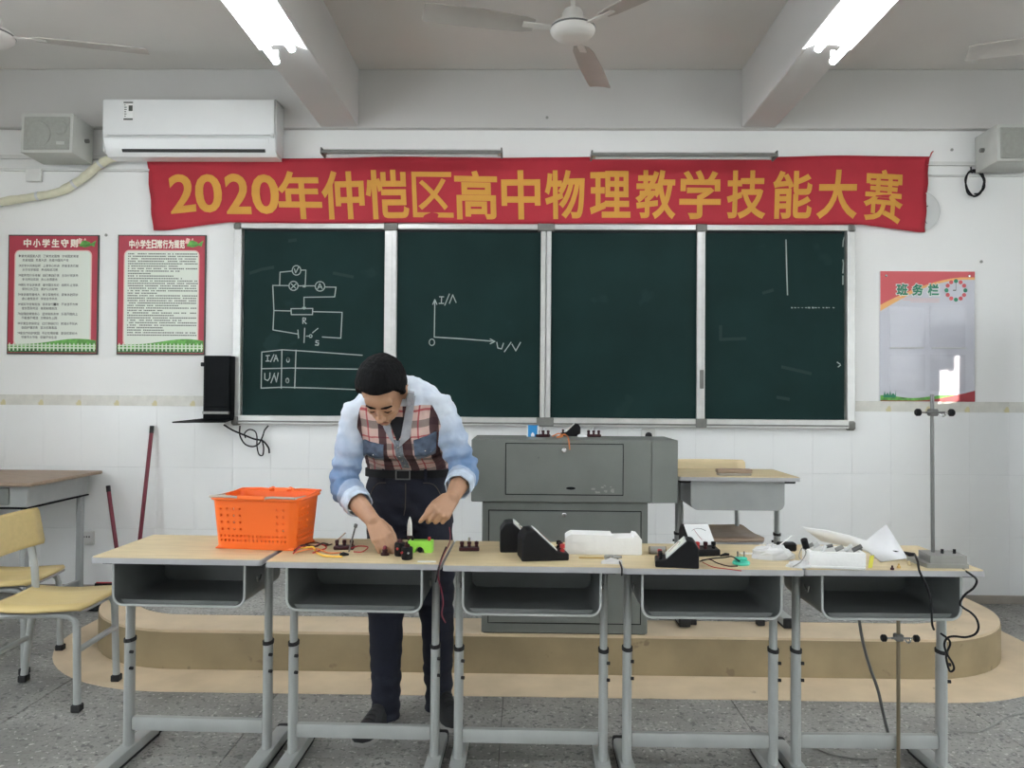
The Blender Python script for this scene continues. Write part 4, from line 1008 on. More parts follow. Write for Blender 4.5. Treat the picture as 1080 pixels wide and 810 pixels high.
# tangle of leads under it
Yc = WALL_Y-.045
def pxs(lst, Y=Yc): return [W(x, y, Y+.006*((i*37 % 7)-3)/3) for i, (x, y) in enumerate(lst)]
for lab, lst, rad in (('black lead sagging in a loop under the black wall box', [(253, 449), (253, 459), (258, 468), (266, 471), (273, 468), (277, 460), (279, 454), (283, 449)], .0050),
                 ('black lead running from the wall box along the underside of the board', [(236, 448), (246, 454), (258, 459), (268, 463), (277, 465), (283, 472), (284, 478)], .0056),
                 ('thin black lead coiled below the lower left board corner', [(259, 462), (258, 457), (263, 453), (269, 455), (271, 461), (271, 470), (273, 479), (277, 480), (278, 472), (276, 463)], .0042)):
    single('cable', MB().tube(spline(pxs(lst), 5), rad, 6), 'black', lab, 'cable', 'leads below the black wall box')
# socket strip below the board, behind the podium
a = W(676, 452, WALL_Y-.03); t = thing('power_switch', 'black round switch knob on a white plate under the blackboard', 'switch', (a.x+.05, WALL_Y-.009, a.z-.09))
obj('plate', MB().box((-.045, -.012, 0), (.045, 0, .088), .003), 'pvc', t); obj('knob', MB().lathe([(.022, .012), (.022, .022), (.014, .026), (.001, .026)], 16, Matrix.Translation((.0, 0, .045)) @ TX), 'black', t)

# ------------------------------------------------------------------ broom and dustpan
a = W(161.5, 451, 4.93); a.y = 4.915
t = thing('broom', 'maroon broom handle leaning on the tiled wall, the taller of two', 'broom', (-2.33, 4.70, 0)); q = t.location
bot = W(142.5, 615, 4.76)
obj('handle', MB().tube([a-q, bot-q], .0125, 10, round_end=True), 'maroon', t)
obj('grip_cap', MB().tube([a-q+Vector((0, 0, .012)), a-q+(bot-a).normalized()*.035], .0135, 10), 'rubber', t)
hd = obj('head', MB().box(bot-q+Vector((-.03, -.13, -.045)), bot-q+Vector((.03, .13, .012)), .01), 'maroon', t)
mb = MB()
for i in range(26):
    for j in range(3):
        p = bot-q+Vector((-.02+j*.02, -.122+i*.0098, -.045)); mb.tube([p, p+Vector(((j-1)*.008, R.uniform(-.008, .008), -.044+q.z-(bot.z-.09)))], .004, 4)
obj('bristles', mb, 'rubber', hd)['kind'] = 'stuff'
a = W(114, 514, 4.90); a.y = 4.90
t = thing('dustpan', 'long-handled black and red dustpan on the floor, shorter maroon handle', 'dustpan', (-2.48, 4.72, 0)); q = t.location
bot = Vector((-2.56, 4.78, .05)); bot = W(126, 600, 4.78)
obj('handle', MB().tube([a-q, bot-q], .0125, 10, round_end=True), 'maroon', t)
obj('grip_cap', MB().tube([a-q+Vector((0, 0, .010)), a-q+(bot-a).normalized()*.03], .0138, 10), 'rubber', t)
bl = bot-q; x0, x1 = bl.x-.14, bl.x+.04
obj('pan', MB().add([(x0, -.20, .004), (x1, -.20, .004), (x1, .04, .004), (x0, .04, .004), (x0, -.20, .012), (x1, -.20, .012), (x1, .03, .010), (x0, .03, .010), (x0, .04, .11), (x1, .04, .11), (x0, .03, .11), (x1, .03, .11)],
                    [(0, 1, 2, 3), (4, 7, 6, 5), (0, 4, 5, 1), (3, 2, 9, 8), (7, 10, 11, 6), (8, 9, 11, 10), (0, 3, 8, 10, 7, 4), (1, 5, 6, 11, 9, 2)]), 'blackm', t, smooth=False)
obj('socket', MB().cyl(bl+Vector((0, 0, -.10)), bl+Vector((0, 0, .0)), .02, 12), 'redw', t)
obj('back_wall', MB().box((x0, .0405, .005), (x1, .052, .115), .003), 'redw', t)

# ------------------------------------------------------------------ things on the desks
TZ = DESK_Z+.0004
def Gd(px, py): return G(px, py, TZ)

# orange basket with perforated walls
c = Gd(262, 578); c = Vector((G(262, 585, TZ).x+.003, 2.79, TZ))
t = thing('shopping_basket', 'orange perforated plastic basket on the leftmost front desk', 'basket', c, radians(-7))
bw, bd, tw_, td, hh = .148, .094, .159, .112, .178
def bwall(sidefn, nu, nv, skip):
    """one wall as a grid with rectangular holes cut out"""
    P = [sidefn(i/nu, j/nv) for j in range(nv+1) for i in range(nu+1)]
    F = [(j*(nu+1)+i, j*(nu+1)+i+1, (j+1)*(nu+1)+i+1, (j+1)*(nu+1)+i) for j in range(nv) for i in range(nu) if not skip(i, j)]
    return P, F
mb = MB(); nv = 22
def skipf(nu):
    def f(i, j):
        if i < 3 or i > nu-4: return False
        if j in (3, 5): return i % 2 == 1
        if j in (8, 11, 14, 17): return i % 3 == 1 and (i < 16 or i > 28)
        return False
    return f
lerp = lambda a, b, k: a+(b-a)*k
for nu, fnc in ((40, lambda u, v: Vector((lerp(-1, 1, u)*lerp(bw, tw_, v), -lerp(bd, td, v), v*hh))), (40, lambda u, v: Vector((lerp(1, -1, u)*lerp(bw, tw_, v), lerp(bd, td, v), v*hh))),
                (26, lambda u, v: Vector((lerp(bw, tw_, v), lerp(-1, 1, u)*lerp(bd, td, v), v*hh))), (26, lambda u, v: Vector((-lerp(bw, tw_, v), lerp(1, -1, u)*lerp(bd, td, v), v*hh)))):
    P, F = bwall(fnc, nu, nv, skipf(nu)); mb.add(P, F)
mb.add([(-bw, -bd, 0), (bw, -bd, 0), (bw, bd, 0), (-bw, bd, 0)], [(0, 1, 2, 3)])
me = mb.mesh('basket_body'); bm = bmesh.new(); bm.from_mesh(me); bmesh.ops.remove_doubles(bm, verts=bm.verts[:], dist=.0004)
for v in bm.verts:                     # rounded upright corners
    k = v.co.z/hh; X = lerp(bw, tw_, k); Y = lerp(bd, td, k); r = .03
    ax, ay_ = abs(v.co.x), abs(v.co.y)
    if ax > X-r and ay_ > Y-r and v.co.z > .001:
        d = Vector((ax-(X-r), ay_-(Y-r))); m_ = max(d.x, d.y)
        if d.length > 1e-6: d = d.normalized()*m_; v.co.x = math.copysign(X-r+d.x, v.co.x); v.co.y = math.copysign(Y-r+d.y, v.co.y)
bmesh.ops.recalc_face_normals(bm, faces=bm.faces[:]); bm.to_mesh(me); bm.free()
o = obj('basket_body', me, 'orange', t); md = o.modifiers.new('Solidify', 'SOLIDIFY'); md.thickness = .003; md.offset = -1; o.location.z = .003
rim = [(x, y, hh+.002) for x, y in rounded(-tw_-.004, -td-.004, tw_+.004, td+.004, .035, 6)]
rim.append(rim[0]); obj('rim', MB().tube(rim, .0062, 8), 'orange', t)
for s in (-1, 1):
    pts = [(-tw_*.98, s*.018, hh+.004), (-tw_*.99, s*(td+.006), hh+.010), (-tw_*.5, s*(td+.009), hh+.012), (-.055, s*(td+.010), hh+.010), (-.05, s*(td+.010), hh+.007), (.05, s*(td+.010), hh+.007), (.055, s*(td+.010), hh+.010), (tw_*.5, s*(td+.009), hh+.012), (tw_*.99, s*(td+.006), hh+.010), (tw_*.98, s*.018, hh+.004)]
    hd = obj('carry_handle', MB().tube(pts, .0042, 8), 'ochre' if s < 0 else 'orange', t)
    obj('grip', MB().tube([(-.05, s*(td+.010), hh+.008), (.05, s*(td+.010), hh+.008)], .0085, 8), 'orange', hd)
for s in (-1, 1): obj('hinge', MB().cyl((s*.035, td-.002, hh+.004), (s*.035, td+.014, hh+.012), .010, 10), 'orange', t)

# student meters
def make_meter(label, loc, rz, sc=1., face='poster_w', group='black sloping meters'):
    t = thing('electric_meter', label, 'meter', loc, rz, group); t.scale = (sc, sc, sc)
    prof = [(-.080, .0), (-.080, .074), (-.062, .100), (-.036, .103), (.042, .030), (.081, .024), (.081, .0)]
    hw = .052
    mb = MB(); mb.prism(prof, -hw, hw, lambda u, v, h: Vector((u, h, v)))
    me = mb.mesh('case'); bm = bmesh.new(); bm.from_mesh(me); bmesh.ops.bevel(bm, geom=bm.edges[:], offset=.003, segments=1, affect='EDGES'); bm.to_mesh(me); bm.free()
    obj('case', me, 'black', t, smooth=False)
    a = Vector((-.033, 0, .1005)); b = Vector((.039, 0, .0330)); d = (b-a).normalized(); n = Vector((-d.z, 0, d.x)); n = n if n.z > 0 else -n
    def slab(u0, u1, hw_, h0, h1): return MB().add([a+(b-a)*u+Vector((0, s*hw_, 0))+n*h for h in (h0, h1) for (u, s) in ((u0, -1), (u1, -1), (u1, 1), (u0, 1))], [(0, 1, 2, 3), (7, 6, 5, 4), (0, 4, 5, 1), (1, 5, 6, 2), (2, 6, 7, 3), (3, 7, 4, 0)])
    fr = obj('face_frame', slab(0., 1., .049, .0005, .004), 'acg', t, smooth=False)
    sc_ = obj('scale_plate', slab(.06, .94, .043, .0041, .0052), face, fr, smooth=False)
    pts = [a+(b-a)*(.45-.22*cos(k))+Vector((0, .032*sin(k), 0))+n*.0056 for k in [-1.1+.22*j for j in range(11)]]
    obj('scale_arc', MB().tube(pts, .0009, 4), 'ink', sc_)
    obj('needle', MB().tube([a+(b-a)*.8+n*.006, a+(b-a)*.25+Vector((0, -.018, 0))+n*.006], .0007, 4), 'redw', sc_)
    for k, y in enumerate((-.032, 0, .032)):
        tm = obj('terminal', MB().lathe([(.0075, 0), (.0075, .008), (.004, .010), (.004, .014), (.0085, .014), (.0085, .026), (.001, .028)], 12, Matrix.Translation((.062, y, .0255))), ('redw', 'bake', 'black')[k], t)
    return t
p = Gd(572, 592); make_meter('black sloping meter in front on the middle desk, scale turned to the right', (p.x+.002, p.y+.054, TZ), radians(9))
p = Gd(553, 583); make_meter('black sloping meter behind the other one on the middle desk', (p.x-.008, p.y+.054, TZ), radians(3))
p = Gd(716, 600); make_meter('black sloping meter on the second desk from the right, scale turned left', (p.x+.003, p.y+.054, TZ), pi-radians(8), .86)
p = Gd(745, 586); make_meter('black meter with pale face turned to the front, on the second desk from the right', (p.x-.012, p.y+.06, TZ), radians(-80), .92, 'acg')
p = G(603, 461, POD_Z); make_meter('small black sloping meter on top of the podium', (p.x, p.y+.11, POD_Z+.0005), pi, .62)

# small terminal blocks / knife switches
def make_switch(label, loc, rz, blade=True, group='small switches and terminal blocks'):
    t = thing('knife_switch', label, 'switch', loc, rz, group)
    obj('base', MB().box((-.036, -.017, 0), (.036, .017, .013), .003), 'bake', t)
    for x in (-.026, 0., .026):
        obj('post', MB().lathe([(.0065, .013), (.0065, .020), (.004, .022), (.0075, .022), (.0075, .032), (.001, .034)], 10, Matrix.Translation((x, 0, 0))), 'bake', t)
    if blade: obj('blade', MB().tube([(-.026, 0, .030), (.004, 0, .058)], .0022, 6), 'chrome', t)
    else: obj('clip', MB().box((-.004, -.004, .032), (.004, .004, .046), .001), 'chrome', t)
    return t
p = Gd(494.5, 581.5); make_switch('small dark terminal block at the left end of the middle desk', (p.x, p.y+.015, TZ), radians(4), False)
p = Gd(362, 580); make_switch('maroon knife switch on the man\'s desk beside the wires', (p.x, p.y+.015, TZ), radians(2))
p = G(570, 462, POD_Z); make_switch('dark knife switch on the podium between blue box and meter', (p.x+.015, p.y+.10, POD_Z+.0005), radians(-8), False)
p = G(628, 462, POD_Z); make_switch('black terminal block at the right on the podium top', (p.x, p.y+.10, POD_Z+.0005), radians(6), False)
p = Gd(368, 583); q = W(375.5, 553, p.y-.02)
single('probe_pin', MB().tube([p+Vector((0, 0, .004)), q], .0032, 8).tube([q-(q-p)*.10, q], .0062, 8), 'rod', 'grey metal probe pin standing beside the maroon switch', 'probe')

# leads lying on the desks
def lead(label, pts, m, r=.0026, group='loose leads on the desks', clip=None):
    o = single('wire_lead', MB().tube(spline(pts, 6), r, 6), m, label, 'wire', group)
    return o
def gz(lst): return [G(x, y, TZ+.004+h) for x, y, h in lst]
lead('yellow lead curving across the man\'s desk', gz([(318, 578, .012), (330, 577, .02), (333, 582, .0), (341, 586, .0), (352, 587, .0), (361, 587, .0)]), 'yellow', .0034)
lead('orange lead in the tangle beside the basket', gz([(312, 583, .0), (322, 580, .012), (335, 579, .004), (346, 583, .0), (360, 583, .0)]), 'orangew')
lead('dark red lead curled next to the basket', gz([(309, 584, .0), (318, 576, .022), (327, 578, .01), (338, 574, .018), (344, 578, .0), (330, 583, .002)]), 'redw')
lead('black lead arching over the tangle beside the basket', gz([(310, 581, .0), (319, 575, .026), (333, 576, .02), (340, 573, .02), (346, 574, .0)]), 'black')
lead('brown lead lying behind the wire tangle', gz([(322, 574, .004), (332, 572, .012), (343, 575, .004), (350, 574, .0)]), 'bake')
lead('maroon lead running from the switch to the man\'s hand', gz([(371, 578, .006), (378, 576, .006), (388, 577, .002), (382, 582, .0), (373, 582, .0)]), 'redw', .0022)
p = Gd(362, 587); single('crocodile_clip', MB().tube([p+Vector((-.012, 0, .007)), p+Vector((.0, .004, .008)), p+Vector((.018, .006, .006))], [.005, .007, .003], 8), 'black', 'black crocodile clip on the yellow lead\'s end', 'clip')

# battery holder, candle-shaped bulb, small motors on the man's desk
p = Gd(443, 583); t = thing('battery_holder', 'bright green battery holder on the desk under the man\'s hands', 'battery holder', (p.x, p.y+.02, TZ), radians(-3))
w, hh = .042, .040
prof = [(-w, 0)]+[(-.016, 0)]+[(-.016+.016-.016*cos(k), .0+.021*sin(k)) for k in [pi*j/8 for j in range(9)]]+[(.016, 0), (w, 0), (w, hh), (-w, hh)]
prof = [(-w, 0), (-.016, 0)]+[(-.016*cos(k), .021*sin(k)) for k in [pi*j/8 for j in range(1, 8)]]+[(.016, 0), (w, 0), (w, hh), (-w, hh)]
obj('shell', MB().prism(prof, -.02, .02, lambda u, v, h: Vector((u, h, v))), 'green', t, smooth=False)
obj('cell', MB().cyl((0, -.018, .0095), (0, .03, .0095), .0093, 14), 'black', t)
for x in (-.03, .03): obj('terminal', MB().cyl((x, 0, hh), (x, 0, hh+.012), .005, 8), 'redw' if x > 0 else 'black', t)
p = Gd(431.5, 575); t = thing('bulb_stand', 'slim white pointed bulb on a small stand beside the green holder', 'bulb', (p.x, p.y+.012, TZ))
obj('base', MB().lathe([(.018, 0), (.018, .008), (.008, .012), (.008, .026), (.011, .028), (.011, .034), (.001, .034)], 14), 'bake', t)
obj('bulb', MB().lathe([(.0095, .0345), (.0095, .055), (.0085, .075), (.006, .090), (.0025, .100), (.0005, .103)], 14), 'foam', t)
def motor(label, p, rz, L=.038):
    t = thing('small_motor', label, 'motor', p, rz, 'small black motors')
    obj('body', MB().lathe([(.001, 0), (.017, 0), (.019, .004), (.019, L-.004), (.016, L), (.001, L)], 16), 'black', t)
    obj('top_knob', MB().lathe([(.009, L), (.009, L+.008), (.004, L+.010), (.001, L+.014)], 12), 'bake', t)
    for s in (-1, 1): obj('terminal', MB().cyl((s*.011, -.012, L*.6), (s*.012, -.022, L*.6), .004, 8), 'chrome' if s > 0 else 'redw', t)
    return t
p = Gd(421, 587); motor('small black part next to the man\'s right hand', (p.x, p.y+.015, TZ), .3, .046)
p = Gd(428.5, 591); motor('small black part in front of the green holder', (p.x, p.y+.017, TZ), -.2, .042)
p = Gd(405.5, 586); t = thing('bulb_socket', 'dark little bulb socket held under the man\'s right fingers', 'socket', (p.x, p.y+.008, TZ))
obj('base', MB().lathe([(.015, 0), (.015, .006), (.009, .009), (.009, .020), (.001, .020)], 14), 'bake', t); obj('lamp', MB().ball((0, 0, .025), .008), 'maroon', t)
p = Gd(450, 592.5); single('paper_tag', MB().box(p+Vector((-.030, -.006, 0)), p+Vector((.030, .006, .002))), 'paper', 'narrow white paper tag at the front edge of the man\'s desk', 'paper', smooth=False)
# red-brown lead hanging down between desks 2 and 3 from the left hand
pts = [W(474, 556, 2.72), W(475, 566, 2.70), W(473.5, 574, 2.64), W(468, 585, 2.55), W(463.5, 598, 2.470), W(462, 608, 2.468), W(465, 620, 2.48), W(467.5, 635, 2.49), W(466, 648, 2.49), W(470, 657, 2.49)]
lead('dark red lead hanging off the desk below the man\'s left hand', pts, 'maroon', .0021)
pts = [W(470.5, 577, 2.62), W(466, 588, 2.545), W(462.5, 599, 2.462), W(461, 607, 2.462), W(459.5, 614, 2.468)]
lead('black lead over the front edge where the second and third desks meet', pts, 'black', .0028)

# foam block, metal cylinder, pliers on desk 3
p = Gd(637, 585); t = thing('foam_packing', 'white foam packing block on the middle desk', 'foam block', (p.x, p.y+.045, TZ), radians(-1))
w = .133; prof = [(-w, .004), (-w+.004, 0), (w-.004, 0), (w, .004), (w, .052), (w-.012, .066), (w-.026, .069), (w-.030, .060), (.035, .058), (.030, .067), (-w+.02, .069), (-w+.006, .062), (-w, .056)]
obj('block', MB().prism(prof, -.045, .045, lambda u, v, h: Vector((u, h, v))), 'foam', t, ang=25)
obj('ridge', MB().box((-w+.012, -.046, .006), (w-.012, -.0455, .040), 0), 'foam', t, smooth=False)
p = Gd(694, 585); t = thing('metal_cylinder', 'short grey metal cylinder lying at the left end of the fourth desk', 'cylinder', (p.x, p.y+.012, TZ))
obj('body', MB().tube([(-.028, 0, .0135), (.028, 0, .0135)], .0135, 14), 'iron', t)
for x in (-.030, .026): obj('end_ring', MB().tube([(x, 0, .0135), (x+.004, 0, .0135)], .0138, 14), 'rodb', t)
p = Gd(634, 590); t = thing('clamp_tool', 'small grey metal clamp lying in front of the white foam block', 'clamp', (p.x, p.y, TZ))
obj('rod', MB().tube([(-.075, .004, .005), (.02, .0, .005)], .0028, 8), 'brass', t)
obj('jaw', MB().box((.01, -.008, .0), (.045, .008, .016), .004), 'iron', t)
obj('screw', MB().tube([(.03, -.014, .010), (.03, .014, .010)], .0032, 8), 'chrome', t); obj('tail', MB().tube([(.042, 0, .009), (.070, .004, .008)], [.006, .004], 8), 'iron', t)
p = Gd(649, 594); single('plastic_film', MB().add([p+Vector(v) for v in ((-.05, -.018, .001), (.02, -.022, .001), (.025, .02, .006), (-.01, .03, .012), (-.045, .016, .004), (-.01, .0, .007))], [(0, 1, 5), (1, 2, 5), (2, 3, 5), (3, 4, 5), (4, 0, 5)]), 'film', 'scrap of clear plastic film at the right end of the middle desk', 'plastic', smooth=False)
pts = [Gd(651, 590)+Vector((0, 0, .003)), Gd(654, 595)+Vector((0, 0, .003)), W(655.8, 600, 2.466), W(655.8, 607, 2.466)]
lead('black strap end hanging at the gap between the middle and fourth desks', pts, 'black', .003)

# teal part with leads on desk 4
p = Gd(783, 596); t = thing('teal_plug', 'teal plastic bulb holder with prongs on the second desk from the right', 'bulb holder', (p.x, p.y+.014, TZ), radians(5))
obj('base', MB().lathe([(.027, 0), (.029, .004), (.027, .010), (.016, .014), (.001, .014)], 20), 'teal', t)
obj('block', MB().box((-.020, -.010, .0135), (.018, .010, .024), .003), 'teal', t)
for x in (-.012, .010): obj('prong', MB().box((x-.002, -.003, .024), (x+.002, .003, .042), .0005), 'chrome', t)
lead('dark lead looping to the left side of the teal holder', gz([(738, 592, .0), (748, 590, .010), (757, 594, .0), (768, 597, .0), (778, 597, .002)]), 'bake', .002)
lead('black lead arching behind the teal holder', gz([(740, 591, .006), (752, 589, .012), (764, 588, .010), (772, 587, .016), (780, 592, .014)]), 'black', .0024)
lead('thin brown lead lying along the front of the fourth desk', gz([(741, 593, .0), (752, 598, .0), (766, 600, .0), (782, 602, .0)]), 'redw', .0016)
p = Gd(765, 588); single('crocodile_clip', MB().tube([p+Vector((-.018, 0, .006)), p+Vector((.0, .003, .010)), p+Vector((.014, .004, .010))], [.003, .006, .004], 8), 'black', 'black crocodile clip behind the teal holder', 'clip')
p = Gd(790, 584); single('paper_scrap', MB().box(p+Vector((-.03, -.012, 0)), p+Vector((.035, .014, .0015))), 'paper', 'small flat paper slip behind the teal holder', 'paper', smooth=False)

# crumpled bag and card between desks 4 and 5
def crumple(c, rx, ry, h, seed, nu=18, nv=10):
    rr = random.Random(seed); mb = MB(); P = []
    for j in range(nv+1):
        for i in range(nu):
            a = 2*pi*i/nu; b = j/nv*pi/2
            k = 1+.22*noise.noise(Vector((cos(a)*2+seed, sin(a)*2, b*2)))+rr.uniform(-.05, .05)
            P.append(Vector(c)+Vector((rx*cos(a)*cos(b)*k, ry*sin(a)*cos(b)*k, max(0, h*sin(b)*(k+.25*noise.noise(Vector((cos(a)*5, sin(a)*5+seed, b*4))))))))
    F = [(j*nu+i, j*nu+(i+1) % nu, (j+1)*nu+(i+1) % nu, (j+1)*nu+i) for j in range(nv) for i in range(nu)]
    return mb.add(P, F+[tuple(range(nu))[::-1]])
p = Gd(820, 591); single('plastic_bag', crumple((p.x-.005, p.y+.04, TZ), .075, .045, .042, 3), 'film', 'crumpled clear plastic bag at the right end of the fourth desk', 'plastic bag', smooth=False)
p = Gd(854, 600); single('plastic_wrap', crumple((p.x-.02, p.y+.025, TZ), .045, .022, .022, 8), 'film', 'small crumpled plastic wrapper left of the foam tray', 'plastic bag', smooth=False)
a, b = W(812, 583, 2.66), W(832, 568, 2.72); n = (b-a).normalized(); s = Vector((.018, .02, .006))
single('white_card', MB().add([a-s, a+s, b+s, b-s, a-s+Vector((0, .002, .002)), a+s+Vector((0, .002, .002)), b+s+Vector((0, .002, .002)), b-s+Vector((0, .002, .002))], [(0, 1, 2, 3), (7, 6, 5, 4), (0, 4, 5, 1), (1, 5, 6, 2), (2, 6, 7, 3), (3, 7, 4, 0)]), 'paper', 'white card leaning over the crumpled bag', 'card', smooth=False)
p = Gd(834, 583); single('black_tray', MB().box((p.x-.035, p.y+.02, TZ), (p.x+.03, p.y+.055, TZ+.030), .005), 'black', 'dark tray standing behind the crumpled bag', 'tray')
pts = gz([(836, 598, 0), (845, 592, .02), (850, 583, .04), (846, 578, .05), (843, 588, .02), (852, 596, .0)])
lead('thin grey wire tangled left of the foam tray', pts, 'iron', .0018)

# foam tray with parts and its bent lid on desk 5
p = Gd(884, 601); tx, ty = p.x+.008, p.y+.060
t = thing('foam_tray', 'white foam tray full of grey parts on the rightmost front desk', 'foam tray', (tx, ty, TZ), radians(-7))
w, d, hh, th = .087, .056, .055, .012
mb = MB(); mb.box((-w, -d, 0), (w, d, .012), .004)
for (x0, y0, x1, y1) in ((-w, -d, w, -d+th), (-w, d-th, w, d), (-w, -d+th, -w+th, d-th), (w-th, -d+th, w, d-th)): mb.box((x0, y0, .010), (x1, y1, hh), .004, 2)
obj('tray', mb, 'foam', t)
for k in range(9):
    x = -.08+.02*k; y = R.uniform(-.03, .03); obj('part', MB().tube([(x, y, .046+R.uniform(0, .012)), (x+R.uniform(.01, .03), y+R.uniform(-.01, .01), .056+R.uniform(0, .014))], R.uniform(.005, .010), 8), ('iron', 'acg', 'acg', 'rod')[k % 4], t)
obj('black_cap', MB().cyl((-.085, .0, .055), (-.095, -.01, .085), .011, 10), 'black', t)
# lid: sheet curled upwards
mb = MB()
cols = [(W(846, 556, 2.82), W(866, 571, 2.84)), (W(872, 559.5, 2.82), W(884, 574, 2.84)), (W(896, 565, 2.81), W(903, 578, 2.82)), (W(914, 570, 2.79), W(916, 588, 2.76))]
for a, b in cols: mb.v += [a, a.lerp(b, .5)+Vector((0, .006, 0)), b]
mb.f += [(i*3+j, i*3+j+1, (i+1)*3+j+1, (i+1)*3+j) for i in range(3) for j in range(2)]
k0 = len(mb.v); mb.v += [W(935, 553, 2.77), W(957, 591, 2.66), W(929, 603, 2.60), W(935, 578, 2.71)]
mb.f += [(9, 10, k0+3, k0), (10, 11, k0+2, k0+3), (k0, k0+3, k0+1), (k0+3, k0+2, k0+1)]
lo = min(v.z for v in mb.v)
for v in mb.v: v.z = max(v.z, TZ+.003)
o = single('foam_sheet', mb, 'foamy', 'white bent foam sheet propped behind the foam tray', 'foam sheet', ang=60)
md = o.modifiers.new('Solidify', 'SOLIDIFY'); md.thickness = .004; md.offset = 0
p = Gd(919, 599); single('yellow_slip', MB().add([p+Vector(v) for v in ((-.010, 0, .0), (.004, .002, .0), (.014, .010, .040), (.0, .010, .036), (-.010, .002, .0), (.004, .004, .0), (.014, .012, .040), (.0, .012, .036))], [(0, 1, 2, 3), (7, 6, 5, 4), (0, 4, 5, 1), (1, 5, 6, 2), (2, 6, 7, 3), (3, 7, 4, 0)]), 'lemon', 'yellow slip standing between foam tray and bent sheet', 'paper', smooth=False)
for i, (x, y, m_) in enumerate(((941, 601, 'bake'), (948, 599, 'brass'), (959, 596, 'wood'))):
    p = Gd(x, y); single('small_fitting', MB().lathe([(.006, 0), (.006, .006), (.003, .008), (.003, .014), (.0005, .014)], 10, Matrix.Translation(p)), m_, ('tiny dark fitting at the front right of the foam tray', 'tiny brass fitting right of the bent foam sheet', 'tiny wooden peg left of the iron stand')[i], 'fitting')

# ------------------------------------------------------------------ iron stands
def clamp(t, z, rot=0.):
    cl = obj('boss_head', MB().box((-.014, -.014, z-.012), (.014, .014, z+.012), .004).tube([(-.03, -.012, z), (.032, -.012, z)], .004, 8), 'rod', t)
    for s in (-1, 1):
        obj('spindle', MB().tube([(s*.014, -.012, z), (s*.048, -.012, z)], .003, 8), 'chrome', cl)
        obj('knob', MB().tube([(s*.046, -.012, z), (s*.050, -.012, z), (s*.060, -.012, z), (s*.064, -.012, z)], [.008, .0125, .0125, .009], 12), 'black', cl)
    obj('hook', MB().tube(spline([(.014, -.016, z-.004), (.022, -.022, z-.012), (.030, -.020, z-.008), (.034, -.016, z+.004)], 4), .003, 6), 'chrome', cl)
    return cl
p = Gd(989, 597); sx, sy = p.x, p.y+.03
t = thing('retort_stand', 'iron laboratory stand with tall rod and clamp on the rightmost desk', 'stand', (sx, sy, TZ))
obj('base', MB().prism([(-.052, -.064), (.082, -.066), (.090, -.03), (.085, .045), (-.02, .060), (-.062, .05)], 0, .014, XYZ), 'iron', t, smooth=False)
obj('base_top', MB().prism([(-.040, -.060), (.080, -.060), (.085, .030), (-.030, .035)], .014, .040, XYZ), 'iron', t, smooth=False)
zr = W(988, 416, sy).z-TZ; obj('rod', MB().cyl((0, 0, .04), (-.002, 0, zr), .0062, 12), 'rod', t)
clamp(t, W(988, 435, sy).z-TZ)
for x in (.06, .02): obj('screw', MB().cyl((x, -.02, .040), (x, -.02, .054), .005, 8), 'black', t)
p = Gd(966, 591); t = thing('burette_clamp', 'black metal clamp lying at the left of the iron stand', 'clamp', (p.x, p.y+.03, TZ))
obj('jaw', MB().tube(spline([(-.062, .03, .014), (-.04, .02, .015), (-.01, .01, .012), (.012, .0, .010)], 4), [.009]*13, 8), 'black', t)
obj('arm', MB().tube([(-.05, .04, .006), (.012, .03, .006)], .006, 8), 'iron', t); obj('foot_block', MB().box((-.05, -.002, 0), (-.01, .012, .012), .004), 'rodb', t)
# second stand under the desk
t = thing('retort_stand', 'bronze-coloured stand with clamp on the floor under the rightmost desk', 'stand', (W(947.5, 700, 2.66).x, 2.66, 0))
obj('base', MB().box((-.05, -.075, 0), (.05, .06, .018), .005), 'iron', t)
obj('rod', MB().cyl((0, 0, .015), (0, 0, .582), .0062, 12), 'rodb', t)
clamp(t, W(947.5, 672, 2.66).z)

# leads hanging at desk 5
def hang(label, lst, m='black', r=.0036): return single('cable', MB().tube(spline([W(x, y, Y) for x, y, Y in lst], 6), r, 7), m, label, 'cable', 'leads hanging at the right desk')
hang('black lead from the iron stand looping past the right desk end to its leg', [(1004, 597, 2.60), (1014, 600, 2.53), (1024, 606, 2.47), (1030, 612, 2.44), (1027, 620, 2.46), (1018, 627, 2.5), (1012.5, 636, 2.52), (1016, 641, 2.52), (1024, 646, 2.52), (1030, 653, 2.52), (1032, 662, 2.52), (1028, 669, 2.52), (1018, 672, 2.53), (1006, 671, 2.54), (999, 673, 2.55), (996, 680, 2.56), (999, 690, 2.57), (1005, 700, 2.58), (1006, 706, 2.58), (1002, 708, 2.58), (999, 700, 2.58), (998, 690, 2.58), (1002, 680, 2.58), (1000, 674, 2.58), (992, 668, 2.6)])
hang('black lead hanging over the front edge in front of the right drawer', [(965, 585, 2.62), (968, 593, 2.54), (970, 603, 2.468), (976, 615, 2.466), (981, 630, 2.466), (982.5, 645, 2.466), (983, 658, 2.47), (985, 664, 2.48)])
hang('thick dark rubber tube hanging under the right desk to the floor', [(905, 640, 2.74), (907, 660, 2.74), (912, 685, 2.75), (918, 705, 2.76), (926, 728, 2.77), (931, 750, 2.78), (937, 775, 2.79), (942, 790, 2.80)], 'rod', .0055)
p0 = [(1080, 752), (1062, 756), (1048, 765), (1030, 772), (1010, 771), (985, 774)]
single('floor_wire', MB().tube(spline([G(x, y, .004) for x, y in p0], 6), .0035, 6), 'iron', 'grey wire lying across the floor at the lower right', 'cable', 'wires on the floor')
p0 = [(850, 782), (862, 790), (880, 796), (905, 800), (925, 800)]
single('floor_wire', MB().tube(spline([G(x, y, .004) for x, y in p0], 6), .0035, 6), 'iron', 'grey wire lying on the floor under the right desk', 'cable', 'wires on the floor')

